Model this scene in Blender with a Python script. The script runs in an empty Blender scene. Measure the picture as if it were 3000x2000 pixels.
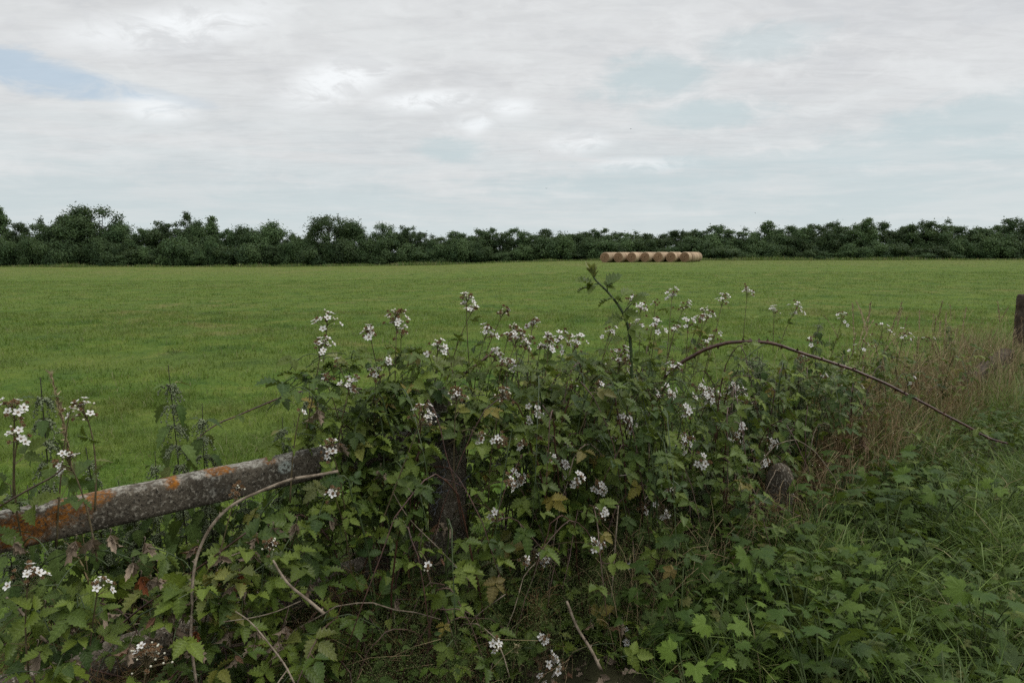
import bpy, math
import numpy as np
from mathutils import Vector, Matrix

rng = np.random.default_rng(11)
U = rng.uniform
scene = bpy.context.scene
COL = scene.collection
PI = math.pi

# ------------------------------------------------------------------ camera
CAM_H = 1.65
TILT = math.atan(255 / 2000)
cam_d = bpy.data.cameras.new('camera')
cam_d.lens = 24.0
cam_d.sensor_width = 36.0
cam_d.clip_start = 0.05
cam_d.clip_end = 6000
cam = bpy.data.objects.new('camera', cam_d)
COL.objects.link(cam)
cam.location = (0, 0, CAM_H)
cam.rotation_euler = (PI / 2 - TILT, 0, 0)
scene.camera = cam
K = 3000 / 2352.0
EYE = np.array([0, 0, CAM_H])


def ray(px, py):
    """direction through a point of the photograph (3000 x 2000), y component 1"""
    f = np.array([0, math.cos(TILT), -math.sin(TILT)])
    u = np.array([0, math.sin(TILT), math.cos(TILT)])
    d = f * 2000 + np.array([1, 0, 0]) * (px - 1500) + u * (1000 - py)
    return d / d[1]


def at(px, py, Y):
    return EYE + ray(px, py) * Y


def on_z(px, py, z):
    d = ray(px, py)
    return EYE + d * ((z - CAM_H) / d[2])


# fence line: runs away to the right at about 42 degrees
FO = np.array([-0.30, 3.04, 0.0])
FU = np.array([0.745, 0.667, 0.0])
FN = np.array([0.667, -0.745, 0.0])     # towards the viewer's side
ZUP = np.array([0, 0, 1.0])


def fp(s, n, z=0.0):
    return FO + FU * s + FN * n + ZUP * z


def sn(p):
    d = np.asarray(p) - FO
    return float(d @ FU), float(d @ FN)


def bush(px, py, n0=0.1, bulge=0.55):
    """where the sight line through a photo point meets the front of the bramble hedge"""
    d = ray(px, py)
    for t in np.arange(0.9, 14, 0.02):
        p = EYE + d * t
        s, n = sn(p)
        z = p[2]
        lim = n0 + bulge * max(0.0, (1.25 - z) / 1.25)
        if n <= lim or z < 0.05:
            return p
    return EYE + d * 14


# ------------------------------------------------------------------ node helpers
def new_mat(name):
    m = bpy.data.materials.new(name)
    m.use_nodes = True
    nt = m.node_tree
    nt.nodes.clear()
    out = nt.nodes.new('ShaderNodeOutputMaterial')
    return m, nt, out


class NT:
    def __init__(s, nt):
        s.nt = nt

    def n(s, t, **kw):
        x = s.nt.nodes.new(t)
        for k, v in kw.items():
            setattr(x, k, v)
        return x

    def put(s, sock, v):
        if hasattr(v, 'is_output') or hasattr(v, 'links'):
            s.nt.links.new(v, sock)
        elif isinstance(v, (tuple, list)) and len(v) == 3 and sock.type == 'RGBA':
            sock.default_value = (*v, 1)
        else:
            sock.default_value = v

    def math(s, op, a, b=None, c=None, clamp=False):
        x = s.n('ShaderNodeMath', operation=op, use_clamp=clamp)
        s.put(x.inputs[0], a)
        if b is not None:
            s.put(x.inputs[1], b)
        if c is not None:
            s.put(x.inputs[2], c)
        return x.outputs[0]

    def mix(s, f, a, b, blend='MIX'):
        x = s.n('ShaderNodeMix', data_type='RGBA', blend_type=blend)
        s.put(x.inputs[0], f)
        s.put(x.inputs[6], a)
        s.put(x.inputs[7], b)
        return x.outputs[2]

    def noise(s, vec, scale, detail=3, rough=0.5, dist=0.0, color=False):
        x = s.n('ShaderNodeTexNoise')
        if vec is not None:
            s.put(x.inputs['Vector'], vec)
        x.inputs['Scale'].default_value = scale
        x.inputs['Detail'].default_value = detail
        x.inputs['Roughness'].default_value = rough
        x.inputs['Distortion'].default_value = dist
        return x.outputs[1 if color else 0]

    def ramp(s, f, stops):
        x = s.n('ShaderNodeValToRGB')
        e = x.color_ramp.elements
        while len(e) < len(stops):
            e.new(0.5)
        for el, (p, c) in zip(e, stops):
            el.position = p
            el.color = (*c, 1) if len(c) == 3 else c
        s.put(x.inputs[0], f)
        return x.outputs[0]

    def step(s, f, a, b):
        x = s.n('ShaderNodeMapRange', interpolation_type='SMOOTHSTEP')
        s.put(x.inputs[0], f)
        x.inputs[1].default_value = a
        x.inputs[2].default_value = b
        return x.outputs[0]

    def scale(s, v, f):
        x = s.n('ShaderNodeVectorMath', operation='MULTIPLY')
        s.put(x.inputs[0], v)
        x.inputs[1].default_value = f
        return x.outputs[0]


# ------------------------------------------------------------------ world and sun
SUN_EL, SUN_AZ = math.radians(52), math.radians(75)      # azimuth from +Y towards +X
w = bpy.data.worlds.new('World')
scene.world = w
w.use_nodes = True
wn = w.node_tree
wn.nodes.clear()
N = NT(wn)
wo = N.n('ShaderNodeOutputWorld')
sky = N.n('ShaderNodeTexSky', sky_type='NISHITA')
sky.sun_disc = False
sky.sun_elevation = SUN_EL
sky.sun_rotation = SUN_AZ
bg1 = N.n('ShaderNodeBackground')
wn.links.new(sky.outputs[0], bg1.inputs[0])
bg1.inputs[1].default_value = 0.07
tc = N.n('ShaderNodeTexCoord').outputs['Generated']
sx = N.n('ShaderNodeSeparateXYZ')
wn.links.new(tc, sx.inputs[0])
dx, dy, dz = sx.outputs
den = N.math('ADD', N.math('MAXIMUM', dz, 0.0), 0.07)
cx = N.math('DIVIDE', dx, den)
cy = N.math('DIVIDE', dy, den)
cb = N.n('ShaderNodeCombineXYZ')
wn.links.new(cx, cb.inputs[0])
wn.links.new(cy, cb.inputs[1])
cl = cb.outputs[0]                                   # a flat cloud deck overhead
cl2 = N.scale(cl, (1.0, 1.35, 1.0))
n1 = N.noise(cl2, 0.55, 7, 0.56, 0.35)
n2 = N.noise(N.scale(cl, (0.8, 1.7, 1)), 1.5, 7, 0.62, 0.5)


AZ = N.math('ARCTAN2', dx, dy)
EL = N.math('ARCSINE', dz)
cae = N.n('ShaderNodeCombineXYZ')
wn.links.new(AZ, cae.inputs[0])
wn.links.new(N.math('MULTIPLY', EL, 2.1), cae.inputs[1])
n5 = N.noise(cae.outputs[0], 5.5, 8, 0.60, 0.5)      # heaped cloud, less drawn out than the high deck
n6 = N.noise(cae.outputs[0], 17, 6, 0.62, 0.7)


def lobe(px, py, wx, wz, rot=0.0):
    """soft patch of sky around one direction (widths in radians), broken up by the cloud noise"""
    d = ray(px, py)
    d = d / np.linalg.norm(d)
    az0, el0 = math.atan2(d[0], d[1]), math.asin(d[2])
    az = N.math('SUBTRACT', AZ, az0)
    el = N.math('SUBTRACT', EL, el0)
    c, s_ = math.cos(rot), math.sin(rot)
    a = N.math('ADD', N.math('MULTIPLY', az, c / wx), N.math('MULTIPLY', el, s_ / wx))
    b = N.math('ADD', N.math('MULTIPLY', az, -s_ / wz), N.math('MULTIPLY', el, c / wz))
    r = N.math('SQRT', N.math('ADD', N.math('MULTIPLY', a, a), N.math('MULTIPLY', b, b)))
    r = N.math('ADD', r, N.math('ADD', N.math('MULTIPLY', N.math('SUBTRACT', n2, 0.5), 1.1), N.math('MULTIPLY', N.math('SUBTRACT', n6, 0.5), 1.5)))
    return N.math('SUBTRACT', 1.0, N.step(r, 0.35, 1.15))


grey = N.ramp(N.math('ADD', N.math('MULTIPLY', n1, 0.6), N.math('MULTIPLY', n2, 0.4)),
              [(0.30, (0.60, 0.60, 0.615)), (0.46, (0.665, 0.655, 0.658)), (0.56, (0.71, 0.705, 0.705)), (0.72, (0.80, 0.80, 0.80))])
n4 = N.noise(N.scale(cl, (1.0, 2.6, 1)), 4.2, 6, 0.66, 0.8)
rip = N.step(n4, 0.36, 0.66)
grey = N.mix(N.math('MULTIPLY', rip, 0.34), grey, (0.80, 0.795, 0.80))
heap = N.math('ADD', N.math('MULTIPLY', n5, 0.55), N.math('MULTIPLY', n6, 0.45))
grey = N.mix(N.math('MULTIPLY', N.step(heap, 0.48, 0.66), 0.60), grey, (0.815, 0.81, 0.81))
grey = N.mix(N.math('MULTIPLY', N.math('SUBTRACT', 1.0, N.step(heap, 0.32, 0.50)), 0.40), grey, (0.575, 0.58, 0.60))
grey = N.mix(N.math('MULTIPLY', N.math('SUBTRACT', 1.0, N.step(n4, 0.26, 0.46)), 0.16), grey, (0.53, 0.55, 0.575))
# bright cloud tops
br = None
for a in ((520, 75, .17, .030, .25), (980, 245, .10, .035, .35), (1260, 300, .10, .018, .1), (1500, 318, .05, .018, 0), (1390, 362, .03, .02, 0),
          (1880, 485, .10, .014, 0), (450, 320, .06, .02, 0), (1700, 420, .06, .02, 0)):
    l = lobe(*a)
    br = l if br is None else N.math('MAXIMUM', br, l)
puff = N.step(N.math('ADD', N.math('MULTIPLY', n6, 0.7), N.math('MULTIPLY', n5, 0.3)), 0.40, 0.58)
grey = N.mix(N.math('MULTIPLY', br, N.math('ADD', N.math('MULTIPLY', puff, 0.75), 0.2)), grey, (0.93, 0.93, 0.94))
# thin teal-blue gaps to the right and low down
teal = None
for a, k in (((1900, 235, .095, .035, 0), .62), ((2080, 335, .10, .024, 0), .62), ((2240, 125, .09, .025, 0), .45), ((2500, 465, .34, .022, 0), .6), ((1330, 440, .06, .02, 0), .6),
             ((2850, 355, .16, .03, .1), .65), ((1900, 545, .30, .025, 0), .6), ((2750, 560, .35, .05, 0), .5), ((700, 600, .5, .05, 0), .35)):
    l = N.math('MULTIPLY', lobe(*a), k)
    teal = l if teal is None else N.math('MAXIMUM', teal, l)
grey = N.mix(teal, grey, (0.50, 0.60, 0.625))
# streaks near the horizon
low = N.math('SUBTRACT', 1.0, N.step(dz, 0.05, 0.24))
stk = N.step(N.noise(N.scale(tc, (3.0, 3.0, 26.0)), 2.0, 6, 0.6, 0.3), 0.40, 0.64)
grey = N.mix(N.math('MULTIPLY', low, 0.55), grey, N.mix(stk, (0.55, 0.62, 0.645), (0.69, 0.70, 0.71)))
hz = N.math('SUBTRACT', 1.0, N.step(dz, 0.0, 0.11))
grey = N.mix(N.math('MULTIPLY', hz, 0.6), grey, (0.60, 0.665, 0.685))
# blue hole on the left
blue = N.math('MAXIMUM', lobe(90, 208, .135, .024, -.14), N.math('MULTIPLY', lobe(430, 268, .09, .010, -.16), .35))
blue = N.math('MULTIPLY', blue, 0.72)
grey = N.mix(blue, grey, (0.44, 0.555, 0.68))
up = N.math('ADD', 1.0, N.math('MULTIPLY', N.step(dz, 0.36, 0.9), 1.1))       # overcast sky is brightest overhead
hsv = N.n('ShaderNodeVectorMath', operation='SCALE')
wn.links.new(N.mix(1.0, grey, (0.975, 1.0, 1.0), 'MULTIPLY'), hsv.inputs[0])
wn.links.new(up, hsv.inputs['Scale'])
bg2 = N.n('ShaderNodeBackground')
wn.links.new(hsv.outputs[0], bg2.inputs[0])
bg2.inputs[1].default_value = 1.09
mx = N.n('ShaderNodeMixShader')
mx.inputs[0].default_value = 0.93
wn.links.new(bg1.outputs[0], mx.inputs[1])
wn.links.new(bg2.outputs[0], mx.inputs[2])
wn.links.new(mx.outputs[0], wo.inputs[0])

sl = bpy.data.lights.new('sun', 'SUN')
sl.energy = 1.3
sl.angle = math.radians(14)
sl.color = (1.0, 0.96, 0.90)
so = bpy.data.objects.new('sun', sl)
COL.objects.link(so)
sd = Vector((math.sin(SUN_AZ) * math.cos(SUN_EL), math.cos(SUN_AZ) * math.cos(SUN_EL), math.sin(SUN_EL)))
so.rotation_euler = sd.to_track_quat('Z', 'Y').to_euler()
so.location = (0, 0, 60)

scene.view_settings.view_transform = 'Standard'
scene.view_settings.look = 'None'
scene.view_settings.exposure = 0
scene.view_settings.gamma = 1
try:
    scene.cycles.max_bounces = 4
    scene.cycles.transparent_max_bounces = 4
    scene.cycles.use_denoising = False
except Exception:
    pass


# ------------------------------------------------------------------ mesh building
class MB:
    def __init__(s):
        s.v, s.f, s.m, s.c, s.k = [], [], [], [], 0

    def add(s, v, f, m=0, c=None):
        v = np.asarray(v, float).reshape(-1, 3)
        f = np.asarray(f, np.int64).reshape(-1, 3)
        s.v.append(v)
        s.f.append(f + s.k)
        s.m.append(np.full(len(f), m) if np.isscalar(m) else np.asarray(m))
        if c is None:
            c = (0.5, 0.0, 0.5, 0.0)
        c = np.asarray(c, float)
        s.c.append(np.tile(c, (len(v), 1)) if c.ndim == 1 else c)
        s.k += len(v)

    def build(s, name, mats, parent=None, smooth=True):
        if not isinstance(mats, (list, tuple)):
            mats = [mats]
        me = bpy.data.meshes.new(name)
        v, f = np.concatenate(s.v), np.concatenate(s.f)
        m, c = np.concatenate(s.m), np.concatenate(s.c)
        me.vertices.add(len(v))
        me.vertices.foreach_set('co', v.astype(np.float32).ravel())
        me.loops.add(len(f) * 3)
        me.loops.foreach_set('vertex_index', f.astype(np.int32).ravel())
        me.polygons.add(len(f))
        me.polygons.foreach_set('loop_start', (np.arange(len(f)) * 3).astype(np.int32))
        me.polygons.foreach_set('material_index', m.astype(np.int32))
        if smooth:
            me.polygons.foreach_set('use_smooth', np.ones(len(f), bool))
        at_ = me.attributes.new('Col', 'FLOAT_COLOR', 'POINT')
        at_.data.foreach_set('color', c.astype(np.float32).ravel())
        for x in mats:
            me.materials.append(x)
        me.update()
        me.validate()
        return link(name, me, parent)


def link(name, me, parent=None):
    o = bpy.data.objects.new(name, me)
    COL.objects.link(o)
    if parent is not None:
        o.parent = parent
    return o


def tag(o, label=None, cat=None, group=None, kind=None):
    for k_, v_ in (('label', label), ('category', cat), ('group', group), ('kind', kind)):
        if v_:
            o[k_] = v_
    return o


def thing(name, label, cat, loc=(0, 0, 0), rz=0.0, group=None):
    o = bpy.data.objects.new(name, None)
    o.empty_display_size = 0.1
    COL.objects.link(o)
    o.location = tuple(float(x) for x in loc)
    o.rotation_euler = (0, 0, rz)
    return tag(o, label, cat, group)


def copy_thing(src, loc, rz, label, group=None, scale=1.0, tilt=(0, 0)):
    r = src.copy()
    COL.objects.link(r)
    r.location = tuple(float(x) for x in loc)
    r.rotation_euler = (tilt[0], tilt[1], rz)
    r.scale = (scale,) * 3 if np.isscalar(scale) else scale
    r['label'] = label
    if group:
        r['group'] = group
    for ch in kids.get(src.name, []):
        c = ch.copy()
        COL.objects.link(c)
        c.parent = r
        for g in kids.get(ch.name, []):
            d = g.copy()
            COL.objects.link(d)
            d.parent = c
    return r


kids = {}


def note_kids(o):
    kids[o.name] = list(o.children)
    for c in o.children:
        kids[c.name] = list(c.children)


def unit(a):
    a = np.asarray(a, float)
    return a / np.maximum(np.linalg.norm(a, axis=-1, keepdims=True), 1e-9)


def frames(d, nn):
    x = unit(d)
    z = unit(nn - (nn * x).sum(-1, keepdims=True) * x + 1e-6)
    y = np.cross(z, x)
    return np.stack([x, y, z], axis=-1)            # columns


def inst(mb, T, P, D, Nn, S, rand=None, age=0.0, m=None):
    """stamp a template at N places: axis D, face normal Nn, size S"""
    P = np.asarray(P, float).reshape(-1, 3)
    n = len(P)
    if n == 0:
        return
    D = np.broadcast_to(np.asarray(D, float), (n, 3))
    Nn = np.broadcast_to(np.asarray(Nn, float), (n, 3))
    S = np.broadcast_to(np.asarray(S, float), (n,))
    R = frames(D, Nn)
    k = len(T['v'])
    V = np.einsum('nij,kj->nki', R, T['v']) * S[:, None, None] + P[:, None, :]
    F = T['f'][None] + (np.arange(n) * k)[:, None, None]
    rand = U(0, 1, n) if rand is None else np.broadcast_to(np.asarray(rand, float), (n,))
    age = np.broadcast_to(np.asarray(age, float), (n,))
    C = np.zeros((n, k, 4))
    C[:, :, 0] = rand[:, None]
    C[:, :, 1:3] = T['uv'][None]
    C[:, :, 3] = age[:, None]
    tm = T.get('m')
    if m is None:
        m = np.tile(tm, n) if tm is not None else 0
    mb.add(V.reshape(-1, 3), F.reshape(-1, 3), m, C.reshape(-1, 4))


def bez(p0, p1, p2, n=10):
    t = np.linspace(0, 1, n)[:, None]
    return (1 - t) ** 2 * np.asarray(p0) + 2 * t * (1 - t) * np.asarray(p1) + t ** 2 * np.asarray(p2)


def smooth_path(pts, n=24):
    """Catmull-Rom through the points"""
    P = np.asarray(pts, float)
    P = np.vstack([2 * P[0] - P[1], P, 2 * P[-1] - P[-2]])
    out = []
    m = len(P) - 3
    per = max(2, n // m)
    for i in range(m):
        a, b, c, d = P[i:i + 4]
        for t in np.linspace(0, 1, per, endpoint=False):
            out.append(0.5 * (2 * b + (c - a) * t + (2 * a - 5 * b + 4 * c - d) * t * t + (3 * b - a - 3 * c + d) * t ** 3))
    out.append(P[-2])
    return np.array(out)


def tube(mb, pts, r0, r1, sides=5, m=0, c=None, wob=0.0):
    pts = np.asarray(pts, float)
    n = len(pts)
    tan = unit(np.gradient(pts, axis=0))
    ref = np.where(np.abs(tan[:, 2:3]) > 0.9, np.array([[1.0, 0, 0]]), np.array([[0, 0, 1.0]]))
    a = unit(np.cross(tan, ref))
    b = np.cross(tan, a)
    r = np.linspace(r0, r1, n) * (1 + wob * U(-1, 1, n))
    th = np.arange(sides) / sides * 2 * PI
    ring = pts[:, None] + r[:, None, None] * (np.cos(th)[None, :, None] * a[:, None] + np.sin(th)[None, :, None] * b[:, None])
    i = np.arange(n - 1)[:, None] * sides
    j = np.arange(sides)[None]
    j2 = (j + 1) % sides
    q = np.stack([i + j, i + j2, i + sides + j2, i + j, i + sides + j2, i + sides + j], -1).reshape(-1, 3)
    v = ring.reshape(-1, 3)
    caps = [[0, k_ + 1, k_] for k_ in range(1, sides - 1)] + [[(n - 1) * sides, (n - 1) * sides + k_, (n - 1) * sides + k_ + 1] for k_ in range(1, sides - 1)]
    mb.add(v, np.vstack([q, caps]), m, c)


# ------------------------------------------------------------------ leaf templates (axis +x, length 1)
def leaf_template(width=0.62, n=8, tip=0.8, serr=0.10, fold=0.18, curl=0.18, base=0.75, wave=0.04):
    t = np.linspace(0, 1, n + 1)
    v, uv = [], []
    for i, x in enumerate(t):
        wd = width / 2 * (math.sin(PI * min(1, x) ** base) ** tip if 0 < x < 1 else 0.0)
        wd *= (1 + serr) if i % 2 else (1 - serr)
        sh = 0.03 if i % 2 else -0.03
        zc = -curl * x * x
        v.append((x, 0, zc))
        uv.append((x, 0.5))
        if 0 < i < n:
            wv = wave * (1 if i % 2 else -1)
            v.append((x + sh, wd, zc + fold * wd + wv * wd * 2))
            uv.append((x, 1.0))
            v.append((x + sh, -wd, zc + fold * wd + wv * wd * 2))
            uv.append((x, 0.0))
    idx = lambda i, k: 0 if i == 0 else ((1 + 3 * (i - 1) + k) if i < n else 1 + 3 * (n - 1))
    f = []
    for i in range(n):
        m0, m1 = idx(i, 0), idx(i + 1, 0)
        if i == 0:
            f += [(m0, m1, idx(1, 1)), (m0, idx(1, 2), m1)]
        elif i == n - 1:
            f += [(m0, m1, idx(i, 1)), (m0, idx(i, 2), m1)]
        else:
            l0, l1, r0, r1 = idx(i, 1), idx(i + 1, 1), idx(i, 2), idx(i + 1, 2)
            f += [(m0, m1, l1), (m0, l1, l0), (m0, r1, m1), (m0, r0, r1)]
    return dict(v=np.array(v), f=np.array(f), uv=np.array(uv))


T_BRAMBLE = [leaf_template(0.60, 11, 0.95, 0.15, 0.45, 0.22, 0.66, 0.07), leaf_template(0.54, 11, 1.0, 0.17, 0.25, 0.38, 0.70, 0.09), leaf_template(0.64, 11, 0.9, 0.14, 0.60, 0.08, 0.64, 0.06)]
T_NETTLE = [leaf_template(0.58, 10, 0.85, 0.13, 0.20, 0.45, 0.60), leaf_template(0.52, 10, 0.9, 0.14, 0.30, 0.25, 0.62)]
T_WITHER = [leaf_template(0.42, 7, 0.8, 0.12, 1.3, 0.7, 0.8, 0.15), leaf_template(0.36, 7, 0.7, 0.16, 1.6, -0.5, 0.7, 0.2)]
T_YOUNG = leaf_template(0.40, 7, 0.9, 0.08, 0.6, 0.1, 0.8)


def lobed_template(lobes=5, seed=0):
    """big palmately lobed leaf (hogweed / maple like): base at the origin, axis +x"""
    r_ = np.random.default_rng(seed)
    na = 54
    span = math.radians(290)
    th = np.linspace(-span / 2, span / 2, na)
    cen = np.linspace(-1, 1, lobes) * math.radians(112)
    rad = []
    for k_, a in enumerate(th):
        d = np.abs(a - cen)
        i = int(np.argmin(d))
        L = (1.0 - 0.32 * abs(cen[i]) / 2.0) * (1 + 0.05 * math.sin(i * 3 + seed))
        x = d[i] / math.radians(30)
        r = L * (0.56 + 0.44 * max(0.0, 1 - x ** 1.15))
        r *= 1 + (0.10 if k_ % 2 else -0.08) * (1 + .6 * math.sin(k_ * 1.7 + seed))
        rad.append(r)
    rad = np.array(rad)
    fr = [0.0, 0.35, 0.7, 1.0]
    v, uv = [(0, 0, 0)], [(0, 0.5)]
    lob = np.min(np.abs(th[:, None] - cen[None]), axis=1) / math.radians(30)
    for q_ in fr[1:]:
        for a, r, lb in zip(th, rad, lob):
            rr = r * q_
            z = -0.16 * rr * rr + 0.06 * rr * (lb - 0.5) + 0.02 * r_.uniform(-1, 1)
            v.append((math.cos(a) * rr, math.sin(a) * rr, z))
            uv.append((q_, min(1.0, 0.5 + lb * 0.5)))
    f = []
    for i in range(na - 1):
        f.append((0, 1 + i, 2 + i))
        for k_ in range(2):
            a, b = 1 + k_ * na + i, 1 + (k_ + 1) * na + i
            f += [(a, b, b + 1), (a, b + 1, a + 1)]
    return dict(v=np.array(v), f=np.array(f), uv=np.array(uv))


T_LOBED = [lobed_template(5, 1), lobed_template(5, 2), lobed_template(3, 3), lobed_template(7, 4)]


# ------------------------------------------------------------------ materials
def leaf_mat(name, dark, light, aged, trans=0.25, rough=0.5, spec=0.4, pale=(0.10, 0.13, 0.075), vein=0.5, obj_var=0.25, palemix=0.5):
    m, nt, out = new_mat(name)
    N = NT(nt)
    at_ = N.n('ShaderNodeAttribute', attribute_name='Col')
    sp = N.n('ShaderNodeSeparateColor')
    nt.links.new(at_.outputs['Color'], sp.inputs[0])
    R, u, v = sp.outputs
    age = at_.outputs['Alpha']
    oi = N.n('ShaderNodeObjectInfo').outputs['Random']
    base = N.mix(R, dark, light)
    geo = N.n('ShaderNodeNewGeometry')
    nz = N.noise(geo.outputs['Position'], 14, 3, 0.6)
    base = N.mix(N.math('MULTIPLY', N.step(nz, 0.35, 0.75), 0.35), base, light)
    base = N.mix(age, base, aged)
    av = N.math('ABSOLUTE', N.math('SUBTRACT', v, 0.5))
    lat = N.math('FRACT', N.math('MULTIPLY', N.math('SUBTRACT', u, N.math('MULTIPLY', av, 0.5)), 7.0))
    lat = N.math('ABSOLUTE', N.math('SUBTRACT', lat, 0.5))
    lv = N.math('SUBTRACT', 1.0, N.step(lat, 0.02, 0.16))
    mid = N.math('SUBTRACT', 1.0, N.step(av, 0.015, 0.06))
    vf = N.math('MULTIPLY', N.math('MAXIMUM', N.math('MULTIPLY', lv, 0.6), mid), vein)
    lite = N.n('ShaderNodeVectorMath', operation='SCALE')
    nt.links.new(base, lite.inputs[0])
    lite.inputs['Scale'].default_value = 1.7
    base = N.mix(vf, base, lite.outputs[0])
    br = N.n('ShaderNodeVectorMath', operation='SCALE')
    nt.links.new(base, br.inputs[0])
    nt.links.new(N.math('ADD', 1 - obj_var, N.math('MULTIPLY', oi, 2 * obj_var)), br.inputs['Scale'])
    base = br.outputs[0]
    top = N.mix(N.math('MULTIPLY', geo.outputs['Backfacing'], palemix), base, pale)
    p = N.n('ShaderNodeBsdfPrincipled')
    nt.links.new(top, p.inputs['Base Color'])
    p.inputs['Roughness'].default_value = rough
    p.inputs['Specular IOR Level'].default_value = spec
    bmp = N.n('ShaderNodeBump')
    bmp.inputs['Strength'].default_value = 0.5
    bmp.inputs['Distance'].default_value = 0.004
    nt.links.new(N.math('SUBTRACT', 1.0, lv), bmp.inputs['Height'])
    nt.links.new(bmp.outputs[0], p.inputs['Normal'])
    tr = N.n('ShaderNodeBsdfTranslucent')
    tcx = N.mix(0.35, base, (0.16, 0.20, 0.02))
    nt.links.new(tcx, tr.inputs[0])
    ms = N.n('ShaderNodeMixShader')
    ms.inputs[0].default_value = trans
    nt.links.new(p.outputs[0], ms.inputs[1])
    nt.links.new(tr.outputs[0], ms.inputs[2])
    nt.links.new(ms.outputs[0], out.inputs[0])
    return m


def simple_mat(name, a, b, scale=20, rough=0.7, spec=0.3, trans=0.0, bump=0.0, use_rand=False):
    m, nt, out = new_mat(name)
    N = NT(nt)
    tcx = N.n('ShaderNodeTexCoord').outputs['Object']
    f = N.step(N.noise(tcx, scale, 4, 0.6), 0.3, 0.7)
    if use_rand:
        at_ = N.n('ShaderNodeAttribute', attribute_name='Col')
        sp = N.n('ShaderNodeSeparateColor')
        nt.links.new(at_.outputs['Color'], sp.inputs[0])
        f = N.math('ADD', N.math('MULTIPLY', f, 0.3), N.math('MULTIPLY', sp.outputs[0], 0.7))
    col = N.mix(f, a, b)
    p = N.n('ShaderNodeBsdfPrincipled')
    nt.links.new(col, p.inputs['Base Color'])
    p.inputs['Roughness'].default_value = rough
    p.inputs['Specular IOR Level'].default_value = spec
    if bump:
        bm = N.n('ShaderNodeBump')
        bm.inputs['Strength'].default_value = bump
        bm.inputs['Distance'].default_value = 0.01
        nt.links.new(N.noise(tcx, scale * 2, 5, 0.65), bm.inputs['Height'])
        nt.links.new(bm.outputs[0], p.inputs['Normal'])
    sh = p.outputs[0]
    if trans:
        tr = N.n('ShaderNodeBsdfTranslucent')
        nt.links.new(col, tr.inputs[0])
        ms = N.n('ShaderNodeMixShader')
        ms.inputs[0].default_value = trans
        nt.links.new(sh, ms.inputs[1])
        nt.links.new(tr.outputs[0], ms.inputs[2])
        sh = ms.outputs[0]
    nt.links.new(sh, out.inputs[0])
    return m


def ground_color(N, blades=False):
    """field colour from world position, shared by the soil sheet and the blades standing on it"""
    pos = N.n('ShaderNodeNewGeometry').outputs['Position']
    flat = N.scale(pos, (1, 1, 0))
    big = N.noise(flat, 0.16, 4, 0.6, 0.4)
    mid = N.noise(flat, 0.9, 4, 0.6, 0.3)
    fine = N.noise(flat, 5.5, 4, 0.65)
    vfine = N.noise(flat, 30, 3, 0.7)
    g = N.ramp(N.math('ADD', N.math('MULTIPLY', mid, 0.6), N.math('MULTIPLY', fine, 0.4)),
               [(0.34, (0.032, 0.074, 0.012)), (0.45, (0.080, 0.138, 0.018)), (0.56, (0.122, 0.172, 0.024)), (0.70, (0.165, 0.195, 0.038))])
    dry = N.step(N.math('ADD', N.math('MULTIPLY', big, 0.4), N.math('ADD', N.math('MULTIPLY', mid, 0.35), N.math('MULTIPLY', fine, 0.25))), 0.515, 0.65)
    dry = N.math('MULTIPLY', dry, 0.8)
    weed = N.math('MULTIPLY', N.step(N.noise(flat, 0.75, 3, 0.55), 0.64, 0.70), 0.65)
    g = N.mix(weed, g, (0.026, 0.062, 0.014))
    far = N.n('ShaderNodeSeparateXYZ')
    N.nt.links.new(pos, far.inputs[0])
    strip = N.math('MULTIPLY', N.step(far.outputs[1], 46, 80), N.step(N.noise(N.scale(pos, (0.25, 1.0, 0)), 0.9, 5, 0.65), 0.45, 0.62))
    dry = N.math('MAXIMUM', dry, N.math('MULTIPLY', strip, 0.8))
    bw = N.n('ShaderNodeTexWave', wave_type='BANDS', bands_direction='Y')
    N.put(bw.inputs['Vector'], N.scale(pos, (0.05, 1.0, 0)))
    bw.inputs['Scale'].default_value = 0.075
    bw.inputs['Distortion'].default_value = 2.2
    bw.inputs['Detail'].default_value = 3
    g = N.mix(N.math('MULTIPLY', N.step(bw.outputs[1], 0.25, 0.8), 0.30), g, (0.135, 0.165, 0.036))
    g = N.mix(dry, g, (0.20, 0.17, 0.065))
    return g, fine, vfine, mid


# field soil/turf sheet
mf, nt, out = new_mat('field_turf')
N = NT(nt)
g, fine, vfine, mid = ground_color(N)
g = N.mix(N.math('MULTIPLY', N.step(vfine, 0.62, 0.35), 0.55), g, (0.030, 0.058, 0.010))
p = N.n('ShaderNodeBsdfPrincipled')
nt.links.new(g, p.inputs['Base Color'])
p.inputs['Roughness'].default_value = 0.9
p.inputs['Specular IOR Level'].default_value = 0.1
bm = N.n('ShaderNodeBump')
bm.inputs['Strength'].default_value = 0.9
bm.inputs['Distance'].default_value = 0.12
nt.links.new(N.math('ADD', N.math('MULTIPLY', fine, 0.6), N.math('MULTIPLY', vfine, 0.4)), bm.inputs['Height'])
nt.links.new(bm.outputs[0], p.inputs['Normal'])
nt.links.new(p.outputs[0], out.inputs[0])
M_FIELD = mf


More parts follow.
